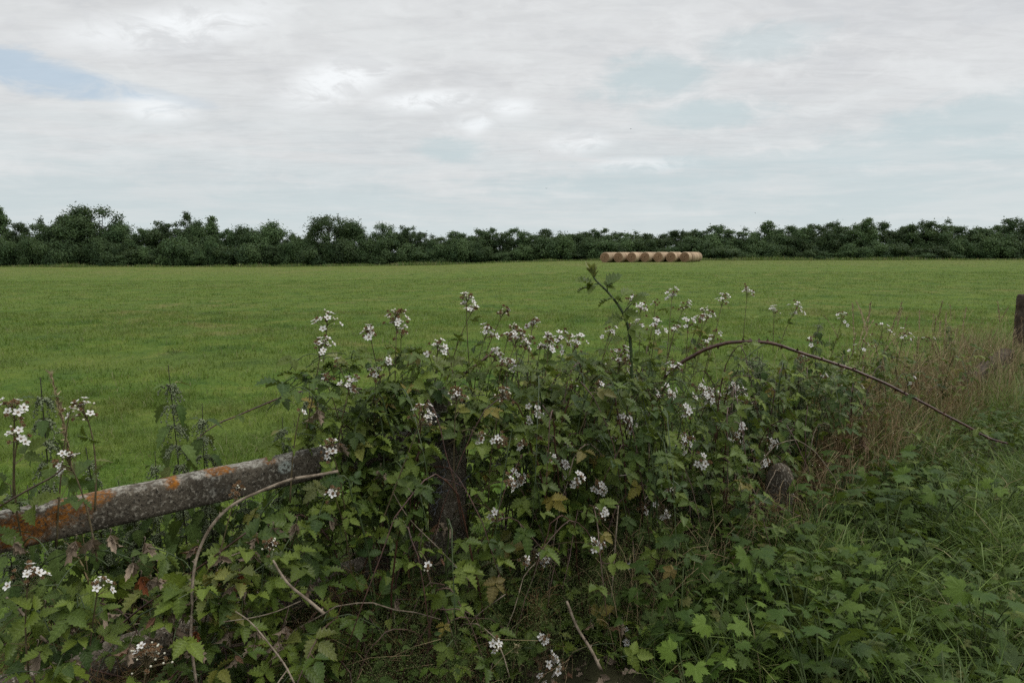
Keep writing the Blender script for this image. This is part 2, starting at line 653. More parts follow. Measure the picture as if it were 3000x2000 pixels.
def blade_mat(name, mode):
    m, nt, out = new_mat(name)
    N = NT(nt)
    at_ = N.n('ShaderNodeAttribute', attribute_name='Col')
    sp = N.n('ShaderNodeSeparateColor')
    nt.links.new(at_.outputs['Color'], sp.inputs[0])
    R, u, v = sp.outputs
    if mode == 'field':
        g, *_ = ground_color(N)
        g = N.mix(N.math('MULTIPLY', R, 0.55), g, (0.15, 0.225, 0.034))
        g = N.mix(N.step(R, 0.93, 0.97), g, (0.22, 0.20, 0.10))
    else:
        g = N.mix(R, (0.045, 0.092, 0.014), (0.140, 0.215, 0.036))
        g = N.mix(at_.outputs['Alpha'], g, (0.27, 0.23, 0.115))
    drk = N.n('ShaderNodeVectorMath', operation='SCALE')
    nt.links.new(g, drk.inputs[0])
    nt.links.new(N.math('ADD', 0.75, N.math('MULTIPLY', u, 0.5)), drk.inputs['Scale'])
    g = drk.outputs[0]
    p = N.n('ShaderNodeBsdfPrincipled')
    nt.links.new(g, p.inputs['Base Color'])
    p.inputs['Roughness'].default_value = 0.5
    p.inputs['Specular IOR Level'].default_value = 0.3
    tr = N.n('ShaderNodeBsdfTranslucent')
    nt.links.new(g, tr.inputs[0])
    ms = N.n('ShaderNodeMixShader')
    ms.inputs[0].default_value = 0.3
    nt.links.new(p.outputs[0], ms.inputs[1])
    nt.links.new(tr.outputs[0], ms.inputs[2])
    nt.links.new(ms.outputs[0], out.inputs[0])
    return m


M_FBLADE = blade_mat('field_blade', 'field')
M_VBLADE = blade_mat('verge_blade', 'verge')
M_BRAMBLE = leaf_mat('bramble_leaf', (0.032, 0.063, 0.008), (0.122, 0.165, 0.022), (0.19, 0.14, 0.03), 0.26, 0.48, 0.30)
M_BRAMBLE_DARK = leaf_mat('dark_bramble_leaf', (0.020, 0.046, 0.008), (0.074, 0.112, 0.018), (0.16, 0.11, 0.03), 0.22, 0.5, 0.28)
M_YOUNG = leaf_mat('young_bramble_leaf', (0.055, 0.085, 0.016), (0.16, 0.17, 0.035), (0.20, 0.15, 0.03), 0.28, 0.45, 0.4)
M_NETTLE = leaf_mat('nettle_leaf', (0.038, 0.074, 0.015), (0.085, 0.130, 0.028), (0.15, 0.14, 0.04), 0.25, 0.6, 0.25)
M_HOG = leaf_mat('lobed_leaf', (0.026, 0.056, 0.008), (0.090, 0.142, 0.018), (0.13, 0.14, 0.03), 0.26, 0.55, 0.22, vein=0.35)
M_WITHER = leaf_mat('withered_leaf', (0.14, 0.10, 0.070), (0.30, 0.235, 0.175), (0.20, 0.07, 0.03), 0.15, 0.85, 0.1, (0.26, 0.20, 0.15), 0.3)
M_TREE = leaf_mat('tree_leaf', (0.026, 0.058, 0.026), (0.090, 0.140, 0.052), (0.05, 0.045, 0.02), 0.20, 0.6, 0.2, (0.07, 0.09, 0.06), 0.0, 0.32)  # slight blue mixed into these greens paints in the aerial haze
M_CANE = simple_mat('bramble_cane', (0.045, 0.028, 0.018), (0.11, 0.065, 0.045), 30, 0.55, 0.4)
M_CANE_GREEN = simple_mat('green_cane', (0.022, 0.038, 0.012), (0.055, 0.080, 0.022), 40, 0.5, 0.4)
M_CANE_RED = simple_mat('red_cane', (0.030, 0.014, 0.010), (0.085, 0.036, 0.022), 40, 0.45, 0.45)
M_DRYCANE = simple_mat('dry_cane', (0.11, 0.085, 0.060), (0.27, 0.22, 0.165), 40, 0.85, 0.15, bump=0.4)
M_SHOOT = simple_mat('flower_shoot', (0.060, 0.050, 0.024), (0.13, 0.10, 0.055), 50, 0.7, 0.2)
M_PETAL = simple_mat('petal', (0.68, 0.665, 0.635), (0.84, 0.82, 0.79), 40, 0.6, 0.2, trans=0.3)
M_STAMEN = simple_mat('stamen', (0.20, 0.13, 0.06), (0.42, 0.34, 0.20), 300, 0.85, 0.1)
M_SPENT = simple_mat('spent_stamen', (0.085, 0.045, 0.022), (0.27, 0.17, 0.09), 250, 0.9, 0.1)
M_SEPAL = simple_mat('sepal', (0.18, 0.18, 0.12), (0.36, 0.34, 0.26), 80, 0.85, 0.1)
M_BUD = simple_mat('bud', (0.42, 0.40, 0.30), (0.66, 0.63, 0.52), 200, 0.8, 0.1)
M_NSTEM = simple_mat('nettle_stem', (0.016, 0.018, 0.012), (0.05, 0.045, 0.028), 40, 0.7, 0.2)
M_CATKIN = simple_mat('nettle_catkin', (0.080, 0.105, 0.050), (0.24, 0.27, 0.17), 120, 0.9, 0.05, use_rand=True)
M_STRAW = simple_mat('dry_grass_stem', (0.12, 0.080, 0.045), (0.37, 0.29, 0.165), 20, 0.85, 0.15, use_rand=True)
M_RUST = simple_mat('brown_stem', (0.062, 0.036, 0.018), (0.215, 0.140, 0.066), 20, 0.85, 0.1, use_rand=True)
M_SEED = simple_mat('grass_seed', (0.20, 0.155, 0.08), (0.42, 0.35, 0.22), 60, 0.9, 0.1)
M_HAZE = simple_mat('bedstraw', (0.030, 0.050, 0.014), (0.13, 0.16, 0.055), 60, 0.8, 0.1, use_rand=True)
M_BARK = simple_mat('bark', (0.020, 0.018, 0.014), (0.060, 0.052, 0.042), 6, 0.9, 0.1, bump=0.5)
M_PETIOLE = simple_mat('petiole', (0.05, 0.075, 0.025), (0.10, 0.13, 0.05), 30, 0.6, 0.2)
M_WIRE = simple_mat('wire', (0.07, 0.075, 0.08), (0.19, 0.20, 0.215), 60, 0.5, 0.4)
M_BIRD = simple_mat('bird_feather', (0.012, 0.012, 0.014), (0.03, 0.03, 0.034), 30, 0.7, 0.2)


# ------------------------------------------------------------------ terrain
def hval(X, Y):
    X, Y = np.asarray(X, float), np.asarray(Y, float)
    xs = np.array([-400, -60, -34, -12, 0, 8, 15, 24, 70, 400.0])
    zs = np.array([-0.35, -0.32, -0.28, -0.02, 0.40, 0.58, 0.66, 0.70, 0.74, 0.8])
    ang = X / np.maximum(Y, 6) * 112
    e = np.interp(np.clip(ang, -400, 400), xs, zs)
    t = np.clip((Y - 8) / (78 - 8), 0, 1)
    return e * t * t * (3 - 2 * t)


# smooth numpy value noise for bumps
def vnoise(x, y, seed=0):
    def h(i, j):
        q_ = np.sin(i * 127.1 + j * 311.7 + seed * 74.7) * 43758.5453
        return q_ - np.floor(q_)
    i, j = np.floor(x), np.floor(y)
    fx, fy = x - i, y - j
    fx, fy = fx * fx * (3 - 2 * fx), fy * fy * (3 - 2 * fy)
    return (h(i, j) * (1 - fx) + h(i + 1, j) * fx) * (1 - fy) + (h(i, j + 1) * (1 - fx) + h(i + 1, j + 1) * fx) * fy


def hfull(X, Y):
    b = (vnoise(X * 0.5, Y * 0.5, 1) - 0.5) * 0.05 + (vnoise(X * 1.7, Y * 1.7, 2) - 0.5) * 0.03
    return hval(X, Y) + b


ys = np.concatenate([np.arange(-8, 14, 0.25), np.geomspace(14, 130, 90), np.geomspace(134, 3000, 24)])
xu = np.concatenate([-np.geomspace(3000, 12, 60), np.linspace(-11.5, 11.5, 90), np.geomspace(12, 3000, 60)])
GX, GY = np.meshgrid(xu, ys)
nx_, ny_ = len(xu), len(ys)
mb = MB()
i = np.arange(ny_ - 1)[:, None] * nx_ + np.arange(nx_ - 1)[None]
q = np.stack([i, i + 1, i + nx_ + 1, i, i + nx_ + 1, i + nx_], -1).reshape(-1, 3)
mb.add(np.stack([GX, GY, hfull(GX, GY)], -1).reshape(-1, 3), q)
tag(mb.build('field', M_FIELD), kind='structure')

# verge: dark, littered earth strip under the hedge and the grass on the viewer's side
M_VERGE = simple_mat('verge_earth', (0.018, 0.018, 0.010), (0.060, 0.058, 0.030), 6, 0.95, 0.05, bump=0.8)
mb = MB()
ss = np.arange(-6, 16, 0.2)
ns = np.arange(-0.45, 4.6, 0.2)
SS, NNs = np.meshgrid(ss, ns)
PX = FO[0] + FU[0] * SS + FN[0] * NNs
PY = FO[1] + FU[1] * SS + FN[1] * NNs
edge = np.minimum(1, (NNs + 0.45) / 0.4)
PZ = hfull(PX, PY) + 0.012 * edge + 0.02 * edge * vnoise(PX * 3, PY * 3, 5)
nx2, ny2 = len(ss), len(ns)
i = np.arange(ny2 - 1)[:, None] * nx2 + np.arange(nx2 - 1)[None]
q = np.stack([i, i + 1, i + nx2 + 1, i, i + nx2 + 1, i + nx2], -1).reshape(-1, 3)[:, ::-1]
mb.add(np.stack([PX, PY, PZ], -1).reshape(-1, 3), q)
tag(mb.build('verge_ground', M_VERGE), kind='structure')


# ------------------------------------------------------------------ grass (nobody could count it)
def blades(mb, X, Y, Z, H, W, lean, rand, age=0.0, seg=2, droop=0.5):
    n = len(X)
    az = U(0, 2 * PI, n)
    d = np.stack([np.cos(az), np.sin(az), np.zeros(n)], -1)
    fz = U(0, 2 * PI, n)
    sd_ = np.stack([np.cos(fz), np.sin(fz), np.zeros(n)], -1)
    base = np.stack([X, Y, Z - 0.01], -1)
    tl = np.linspace(0, 1, seg + 1)
    V, C = [], []
    for j, t in enumerate(tl):
        up = H * (t - droop * lean * t * t)
        out_ = H * lean * t ** 1.7
        c = base + d * out_[:, None] + ZUP * up[:, None]
        wd = W * (1 - t) ** 0.6 if j < seg else W * 0
        uvs = np.zeros((n, 4))
        uvs[:, 0] = rand
        uvs[:, 1] = t
        uvs[:, 3] = age
        if j < seg:
            V += [c - sd_ * wd[:, None], c + sd_ * wd[:, None]]
            C += [uvs, uvs]
        else:
            V.append(c)
            C.append(uvs)
    k_ = len(V)
    V = np.stack(V, 1).reshape(-1, 3)
    C = np.stack(C, 1).reshape(-1, 4)
    f = []
    for j in range(seg):
        if j < seg - 1:
            f += [(2 * j, 2 * j + 1, 2 * j + 3), (2 * j, 2 * j + 3, 2 * j + 2)]
        else:
            f += [(2 * j, 2 * j + 1, 2 * j + 2)]
    F = (np.array(f)[None] + (np.arange(n) * k_)[:, None, None]).reshape(-1, 3)
    mb.add(V, F, 0, C)


def wedge(n, y0, y1, power=2.0, spread=0.86):
    Y = (U(0, 1, n) * (y1 ** power - y0 ** power) + y0 ** power) ** (1 / power)
    X = U(-1, 1, n) * (Y * spread + 0.5)
    return X, Y


mb = MB()
for n_, y0, y1, h0, h1, w_ in ((130000, 2.4, 8, 0.05, 0.12, 0.0026), (130000, 8, 20, 0.05, 0.12, 0.0045), (150000, 20, 48, 0.04, 0.09, 0.008), (50000, 48, 100, 0.04, 0.08, 0.018)):
    X, Y = wedge(n_, y0, y1)
    n_c = (X - FO[0]) * FN[0] + (Y - FO[1]) * FN[1]
    ok = n_c < -0.25
    X, Y = X[ok], Y[ok]
    tuft = vnoise(X * 1.1, Y * 1.1, 11) * 0.3 + vnoise(X * 2.6, Y * 2.6, 9) * 0.35 + vnoise(X * 7, Y * 7, 10) * 0.35
    tuft = np.clip((tuft - .5) * 1.8 + .5, 0, 1)
    keep = U(0, 1, len(X)) < np.clip(0.15 + 1.3 * tuft, 0, 1)
    X, Y, tuft = X[keep], Y[keep], tuft[keep]
    H = U(h0, h1, len(X)) * (0.35 + 1.5 * tuft)
    blades(mb, X, Y, hfull(X, Y) - 0.0, H, np.full(len(X), w_) * U(0.7, 1.3, len(X)), U(0.2, 1.1, len(X)), U(0, 1, len(X)), seg=2)
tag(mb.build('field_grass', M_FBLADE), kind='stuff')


def plane(px, py, n):
    """sight line meets the upright plane n metres on the viewer's side of the fence line"""
    d = ray(px, py)
    t = (n - (EYE - FO) @ FN) / (d @ FN)
    return EYE + d * t


# ------------------------------------------------------------------ concrete fence
def concrete_mat(name, lichen, gain=1.0):
    m, nt, out = new_mat(name)
    N = NT(nt)
    oc = N.n('ShaderNodeTexCoord').outputs['Object']
    big = N.noise(oc, 5, 5, 0.6)
    pit = N.noise(oc, 130, 3, 0.7)
    ag = N.noise(oc, 75, 4, 0.7)
    base = N.mix(N.step(big, 0.35, 0.65), (0.050, 0.042, 0.031), (0.120, 0.101, 0.076))
    base = N.mix(N.math('MULTIPLY', N.step(ag, 0.52, 0.66), 0.75), base, (0.33, 0.30, 0.245))
    base = N.mix(N.math('MULTIPLY', N.step(pit, 0.47, 0.36), 0.85), base, (0.016, 0.014, 0.011))
    if lichen:
        geo = N.n('ShaderNodeNewGeometry')
        sp = N.n('ShaderNodeSeparateXYZ')
        nt.links.new(oc, sp.inputs[0])
        nz = N.n('ShaderNodeSeparateXYZ')
        nt.links.new(geo.outputs['Normal'], nz.inputs[0])
        top = N.step(nz.outputs[2], 0.1, 0.9)
        pale = N.math('MULTIPLY', N.math('MULTIPLY', N.step(ag, 0.38, 0.56), 1.0), N.step(N.math('ADD', N.noise(oc, 11, 6, 0.7), N.math('MULTIPLY', top, 0.17)), 0.57, 0.76))
        base = N.mix(pale, base, (0.31, 0.295, 0.255))
        m1 = N.noise(oc, 22, 6, 0.75)
        for cx_, cz_, rx, rz, k_ in lichen:
            a = N.math('DIVIDE', N.math('SUBTRACT', sp.outputs[0], cx_), rx)
            b = N.math('DIVIDE', N.math('SUBTRACT', sp.outputs[2], cz_), rz)
            r = N.math('SQRT', N.math('ADD', N.math('MULTIPLY', a, a), N.math('MULTIPLY', b, b)))
            r = N.math('ADD', r, N.math('MULTIPLY', N.math('SUBTRACT', m1, 0.5), 2.6))
            f = N.math('MULTIPLY', N.math('MULTIPLY', N.math('SUBTRACT', 1.0, N.step(r, 0.5, 1.15)), k_), N.step(N.noise(oc, 95, 4, 0.7), 0.36, 0.52))
            orange = N.mix(N.step(N.noise(oc, 60, 3, 0.6), 0.35, 0.65), (0.11, 0.045, 0.012), (0.27, 0.105, 0.016))
            base = N.mix(f, base, orange)
        # one round grey rosette near the far end
        a = N.math('DIVIDE', N.math('SUBTRACT', sp.outputs[0], -0.80), 0.032)
        b = N.math('DIVIDE', N.math('SUBTRACT', sp.outputs[2], 0.022), 0.026)
        r = N.math('ADD', N.math('SQRT', N.math('ADD', N.math('MULTIPLY', a, a), N.math('MULTIPLY', b, b))), N.math('MULTIPLY', N.math('SUBTRACT', m1, 0.5), 0.9))
        base = N.mix(N.math('MULTIPLY', N.math('SUBTRACT', 1.0, N.step(r, 0.6, 1.1)), N.step(ag, 0.36, 0.55)), base, (0.32, 0.345, 0.31))
    else:
        base = N.mix(N.math('MULTIPLY', N.step(N.noise(oc, 16, 5, 0.7), 0.60, 0.74), 0.5), base, (0.22, 0.21, 0.15))
    base = N.mix(1.0, base, (gain, gain, gain), 'MULTIPLY')
    p = N.n('ShaderNodeBsdfPrincipled')
    nt.links.new(base, p.inputs['Base Color'])
    p.inputs['Roughness'].default_value = 0.92
    p.inputs['Specular IOR Level'].default_value = 0.15
    bm = N.n('ShaderNodeBump')
    bm.inputs['Strength'].default_value = 0.9
    bm.inputs['Distance'].default_value = 0.006
    nt.links.new(N.math('ADD', N.math('MULTIPLY', pit, 0.6), N.math('MULTIPLY', ag, 0.5)), bm.inputs['Height'])
    nt.links.new(bm.outputs[0], p.inputs['Normal'])
    nt.links.new(p.outputs[0], out.inputs[0])
    return m


# lichen patches: x along the rail from the post (negative to the left), z above its middle
M_RAIL = concrete_mat('rail_concrete', [(-1.62, 0.0, 0.17, 0.045, .95), (-1.47, 0.035, 0.07, 0.03, .9), (-1.40, 0.052, 0.05, 0.02, .8), (-1.185, 0.046, 0.030, 0.018, 1.0),
                                        (-1.60, -0.035, 0.05, 0.02, .8), (-1.03, 0.052, 0.05, 0.012, .9), (-0.85, 0.055, 0.025, 0.012, .7)])
M_POST = concrete_mat('post_concrete', None, 1.35)


def beam(mb, length, w_, h_, m=0, seed=0, rnd=0.6, n=40, x0=0.0):
    """rough cast beam along +x: flat sides, rounded top edges, chipped ends"""
    ph = np.linspace(0, 2 * PI, 20, endpoint=False)
    c, s_ = np.cos(ph), np.sin(ph)
    e = 0.42
    e = 0.34
    yy = np.sign(c) * np.abs(c) ** e * w_ / 2
    zz = np.sign(s_) * np.abs(s_) ** e * h_ / 2
    zt = zz > 0
    rr = np.hypot(c, s_)
    yy = np.where(zt, np.sign(c) * np.abs(c) ** (rnd * .85) * w_ / 2, yy)
    zz = np.where(zt, np.abs(s_) ** 0.5 * h_ / 2, zz)
    X = np.linspace(0, length, n)
    V = []
    for x in X:
        k_ = 1 + 0.03 * (vnoise(np.array([x * 9.0]), np.array([seed * 3.1]), 3)[0] - 0.5)
        nz = vnoise(np.full(20, x * 16.0), ph * 3, 4 + seed) - 0.5
        en = 1.0 - 0.10 * math.exp(-min(x, length - x) / 0.012)
        V.append(np.stack([np.full(20, x + x0), yy * k_ * en * (1 + 0.05 * nz), zz * k_ * en * (1 + 0.05 * nz)], -1))
    V = np.concatenate(V)
    f = []
    for i in range(n - 1):
        for j in range(20):
            a, b = i * 20 + j, i * 20 + (j + 1) % 20
            f += [(a, b + 20, b), (a, a + 20, b + 20)]
    for j in range(1, 19):
        f += [(0, j, j + 1), ((n - 1) * 20, (n - 1) * 20 + j + 1, (n - 1) * 20 + j)]
    mb.add(V, f, m)


FANG = math.atan2(FU[1], FU[0])
fence = thing('concrete_fence', 'weathered grey concrete fence, its lichen-spotted rail running into a post hidden by brambles', 'fence', fp(0, 0, 0), FANG)
mb = MB()
beam(mb, 2.45, 0.085, 0.112, seed=1, n=90, x0=-2.46)
r1 = mb.build('rail', M_RAIL, fence)
r1.location = (0, -0.05, 0.85)
r1['label'] = 'upper rail with orange and pale lichen'
mb = MB()
beam(mb, 2.45, 0.085, 0.105, seed=2, n=60, x0=-2.46)
r2 = mb.build('rail', M_POST, fence)
r2.location = (0, -0.05, 0.35)
r2['label'] = 'lower rail sunk in the weeds'
mb = MB()
v = []
beam(mb, 1.12, 0.14, 0.145, seed=3, rnd=0.42, n=40)
po = mb.build('post', M_POST, fence)
po.rotation_euler = (0, -PI / 2, 0)
po.location = (0.0, 0.0, -0.1)

# stub of the next post, worn round, low in the dead stems
mb = MB()
nr, ns_ = 9, 18
V = [(0, 0, 0.335)]
for i in range(1, nr):
    a = i / (nr - 1)
    rr = 0.10 * min(1.0, math.sin(a * PI / 2 * 1.25) if a < 0.8 else 1.0)
    zz = 0.335 - 0.09 * (1 - math.cos(min(1, a / 0.8) * PI / 2)) - (max(0, a - 0.8) / 0.2) * 0.32
    for j in range(ns_):
        th = j / ns_ * 2 * PI
        k_ = 1 + 0.10 * (vnoise(np.array([math.cos(th) * 2 + i]), np.array([math.sin(th) * 2]), 8)[0] - 0.5)
        V.append((math.cos(th) * rr * k_, math.sin(th) * rr * k_ * 0.9, zz))
F = [(0, 1 + j, 1 + (j + 1) % ns_) for j in range(ns_)]
for i in range(nr - 2):
    for j in range(ns_):
        a, b = 1 + i * ns_ + j, 1 + i * ns_ + (j + 1) % ns_
        F += [(a, a + ns_, b + ns_), (a, b + ns_, b)]
mb.add(V, F)
st = mb.build('post_stub', concrete_mat('stub_concrete', None, 1.1))
p_ = plane(2285, 1380, 0.62)
st.location = (p_[0], p_[1], 0.0)
st.scale = (.80, .80, max(0.4, (p_[2] + 0.05) / 0.335))
tag(st, 'short rounded grey concrete post stub sunk among reddish dead stems', 'post stub')

# broken rail and post at the far right
pr = plane(3000, 905, 0.0)
M_OLDPOST = simple_mat('old_post', (0.024, 0.018, 0.013), (0.085, 0.068, 0.052), 14, 0.95, 0.1, bump=0.9)
mb = MB()
beam(mb, 1.08, 0.19, 0.20, seed=5, rnd=0.5, n=34)
op = mb.build('fence_post', M_OLDPOST)
sP, nP = sn(pr)
op.location = tuple(fp(sP, 0, -0.02))
op.rotation_euler = (0, -PI / 2, FANG)
tag(op, 'dark rough fence post standing in dry grass beyond the end of the hedge', 'fence post')
a = plane(2950, 1040, 0.25)
b = plane(2800, 1150, 0.30)
mb = MB()
L_ = float(np.linalg.norm(b - a)) + 0.3
beam(mb, L_, 0.17, 0.19, seed=6, n=50)
br_ = mb.build('broken_rail', M_OLDPOST)
br_.location = tuple(a)
br_.rotation_euler = Vector(b - a).to_track_quat('X', 'Z').to_euler()
tag(br_, 'broken grey rail fallen aslant, its blunt end jutting from the weeds below the dark post', 'fence rail')

# wire
for k_, (pts, lab) in enumerate((
        ([fp(-0.09, 0.05, 0.95), fp(-0.10, 0.09, 0.86), fp(-0.085, 0.1, 0.74), fp(-0.12, 0.1, 0.62), fp(-0.15, 0.09, 0.52)], 'loose twist of grey wire hanging down the shaded side of the concrete post'),
        ([fp(-0.2, 0.03, 0.62), fp(-0.08, 0.085, 0.605), fp(0.0, 0.09, 0.625), fp(0.1, 0.085, 0.65), fp(0.45, 0.05, 0.66), fp(1.2, 0.03, 0.69), fp(2.6, 0.0, 0.62)],
         'thin grey fence wire drawn across the front of the concrete post'))):
    mb = MB()
    c = smooth_path(pts, 40)
    for q_ in range(3 if k_ == 0 else 2):
        off = np.stack([np.sin(np.linspace(0, 40, len(c)) + q_ * 3.1), np.cos(np.linspace(0, 40, len(c)) + q_ * 3.1), np.zeros(len(c))], -1) * 0.006
        tube(mb, c + off * (2.2 if k_ == 0 else 0.6), 0.0022, 0.0022, 4)
    o = mb.build('fence_wire', M_WIRE)
    tag(o, lab, 'wire')


# ------------------------------------------------------------------ hay bales
def hay_mat(name, side):
    m, nt, out = new_mat(name)
    N = NT(nt)
    oc = N.n('ShaderNodeTexCoord').outputs['Object']
    sp = N.n('ShaderNodeSeparateXYZ')
    nt.links.new(oc, sp.inputs[0])
    oi = N.n('ShaderNodeObjectInfo').outputs['Random']
    if side:
        w_ = N.noise(N.scale(oc, (1, 9, 1)), 3.0, 5, 0.65)
        col = N.ramp(w_, [(0.3, (0.22, 0.150, 0.095)), (0.5, (0.36, 0.265, 0.175)), (0.68, (0.52, 0.42, 0.29))])
    else:
        r = N.math('SQRT', N.math('ADD', N.math('MULTIPLY', sp.outputs[0], sp.outputs[0]), N.math('MULTIPLY', sp.outputs[2], sp.outputs[2])))
        an = N.math('ARCTAN2', sp.outputs[2], sp.outputs[0])
        sw = N.math('ADD', N.math('MULTIPLY', r, 42.0), N.math('ADD', N.math('MULTIPLY', an, 1.0), N.math('MULTIPLY', N.noise(oc, 3.5, 4, 0.6), 14.0)))
        s_ = N.math('SINE', sw)
        f = N.math('ADD', N.math('MULTIPLY', s_, 0.16), N.noise(oc, 14, 5, 0.7))
        col = N.ramp(f, [(0.25, (0.095, 0.055, 0.032)), (0.5, (0.22, 0.135, 0.08)), (0.75, (0.33, 0.22, 0.135))])
        edge_ = N.step(r, 0.50, 0.64)
        col = N.mix(N.math('MULTIPLY', edge_, 0.5), col, (0.38, 0.28, 0.185))
    sc_ = N.n('ShaderNodeVectorMath', operation='SCALE')
    nt.links.new(col, sc_.inputs[0])
    nt.links.new(N.math('ADD', 0.78, N.math('MULTIPLY', oi, 0.44)), sc_.inputs['Scale'])
    p = N.n('ShaderNodeBsdfPrincipled')
    nt.links.new(sc_.outputs[0], p.inputs['Base Color'])
    p.inputs['Roughness'].default_value = 0.9
    p.inputs['Specular IOR Level'].default_value = 0.1
    bm = N.n('ShaderNodeBump')
    bm.inputs['Strength'].default_value = 0.7
    bm.inputs['Distance'].default_value = 0.04
    nt.links.new(N.noise(oc, 22, 4, 0.7), bm.inputs['Height'])
    nt.links.new(bm.outputs[0], p.inputs['Normal'])
    nt.links.new(p.outputs[0], out.inputs[0])
    return m


M_HAYSIDE, M_HAYEND = hay_mat('hay_net_side', True), hay_mat('hay_end', False)


def make_bale(seed):
    t = thing('hay_bale', '-', 'hay bale', group='round hay bales in a block at the far side of the field')
    R_, L_ = 0.635, 1.2
    na, nl = 40, 14
    th = np.linspace(0, 2 * PI, na, endpoint=False)
    mb = MB()
    V = []
    for i in range(nl):
        u = i / (nl - 1)
        ed = min(u, 1 - u)
        rr = R_ * (1 - 0.06 * math.exp(-ed / 0.03)) * (1 + 0.012 * math.sin(u * 9 * PI))
        z = np.sin(th) * rr
        x = np.cos(th) * rr * 1.015
        wob = 1 + 0.02 * (vnoise(np.cos(th) * 3 + seed, np.sin(th) * 3 + u * 4, seed) - 0.5)
        z = np.maximum(z * wob, -0.600)
        V.append(np.stack([x * wob, np.full(na, (u - 0.5) * L_), z], -1))
    V = np.concatenate(V)
    f = []
    for i in range(nl - 1):
        for j in range(na):
            a, b = i * na + j, i * na + (j + 1) % na
            f += [(a, b, b + na), (a, b + na, a + na)]
    mb.add(V, f)
    body = mb.build('net_wrapped_side', M_HAYSIDE, t)
    for sgn in (-1, 1):
        mb = MB()
        Ve = [(0, sgn * (L_ / 2 + 0.03), 0)]
        rings = 8
        edge_ring = V[:na] if sgn < 0 else V[-na:]
        for i in range(1, rings + 1):
            q_ = i / rings
            p3 = edge_ring * np.array([q_, 0, q_])
            p3[:, 1] = sgn * (L_ / 2 + 0.03 * (1 - q_ ** 2) + 0.016 * (vnoise(p3[:, 0] * 9, p3[:, 2] * 9, seed + 2) - 0.5) * (q_ < 1))
            Ve += [tuple(x) for x in p3]
        F = [(0, 1 + j, 1 + (j + 1) % na) if sgn > 0 else (0, 1 + (j + 1) % na, 1 + j) for j in range(na)]
        for i in range(rings - 1):
            for j in range(na):
                a, b = 1 + i * na + j, 1 + i * na + (j + 1) % na
                F += [(a, a + na, b + na), (a, b + na, b)]
        mb.add(Ve, F)
        mb.build('end_face', M_HAYEND, t)
    note_kids(t)
    return t


bproto = [make_bale(3), make_bale(17), make_bale(29)]
BA = math.radians(28)
ax = np.array([math.sin(BA), math.cos(BA)])
front_px = [1775, 1814, 1853, 1892, 1929, 1965, 2006]
ordn = ['first', 'second', 'third', 'fourth', 'fifth', 'sixth', 'seventh']
nb = 0
for ci, px in enumerate(front_px):
    rows = 3 if ci < 6 else 5
    for r_ in range(rows):
        Yb = 85 + 0.15 * math.sin(ci * 2.3)
        x0, y0 = (px - 1500) / 2000 * Yb, Yb
        x, y = x0 + ax[0] * 1.36 * r_ + U(-.03, .03), y0 + ax[1] * 1.36 * r_
        z = float(hval(x, y)) + 0.60
        if r_ == 0:
            lab = f'round hay bale with spiral straw end, {ordn[ci]} from the left in the front row'
            gr = 'front row of round hay bales'
        else:
            lab = ('round hay bale at the right end of the block, set behind the last front bale' if ci == 6 else
                   'round hay bale half hidden in the rows behind the front bales')
            gr = 'bales behind at the right end of the block' if ci == 6 else 'bales behind the front row'
        rz = -BA + U(-.09, .09)
        src = bproto[nb % 3]
        if nb < 3:
            src.location, src.rotation_euler = (x, y, z), (0, 0, rz)
            src['label'], src['group'] = lab, gr
        else:
            copy_thing(src, (x, y, z), rz, lab, gr)
        nb += 1


# ------------------------------------------------------------------ trees and hedge shrubs along the far edge
T_CARD = dict(v=np.array([(0, 0, 0), (0.5, 0.30, 0.05), (1, 0, -0.1), (0.5, -0.30, 0.05)]), f=np.array([(0, 1, 2), (0, 2, 3)]).astype(int)[:, ::-1] * 1,
              uv=np.array([(0, .5), (.5, .9), (1, .5), (.5, .1)]))
T_CARD['f'] = np.array([(0, 2, 1), (0, 3, 2)])


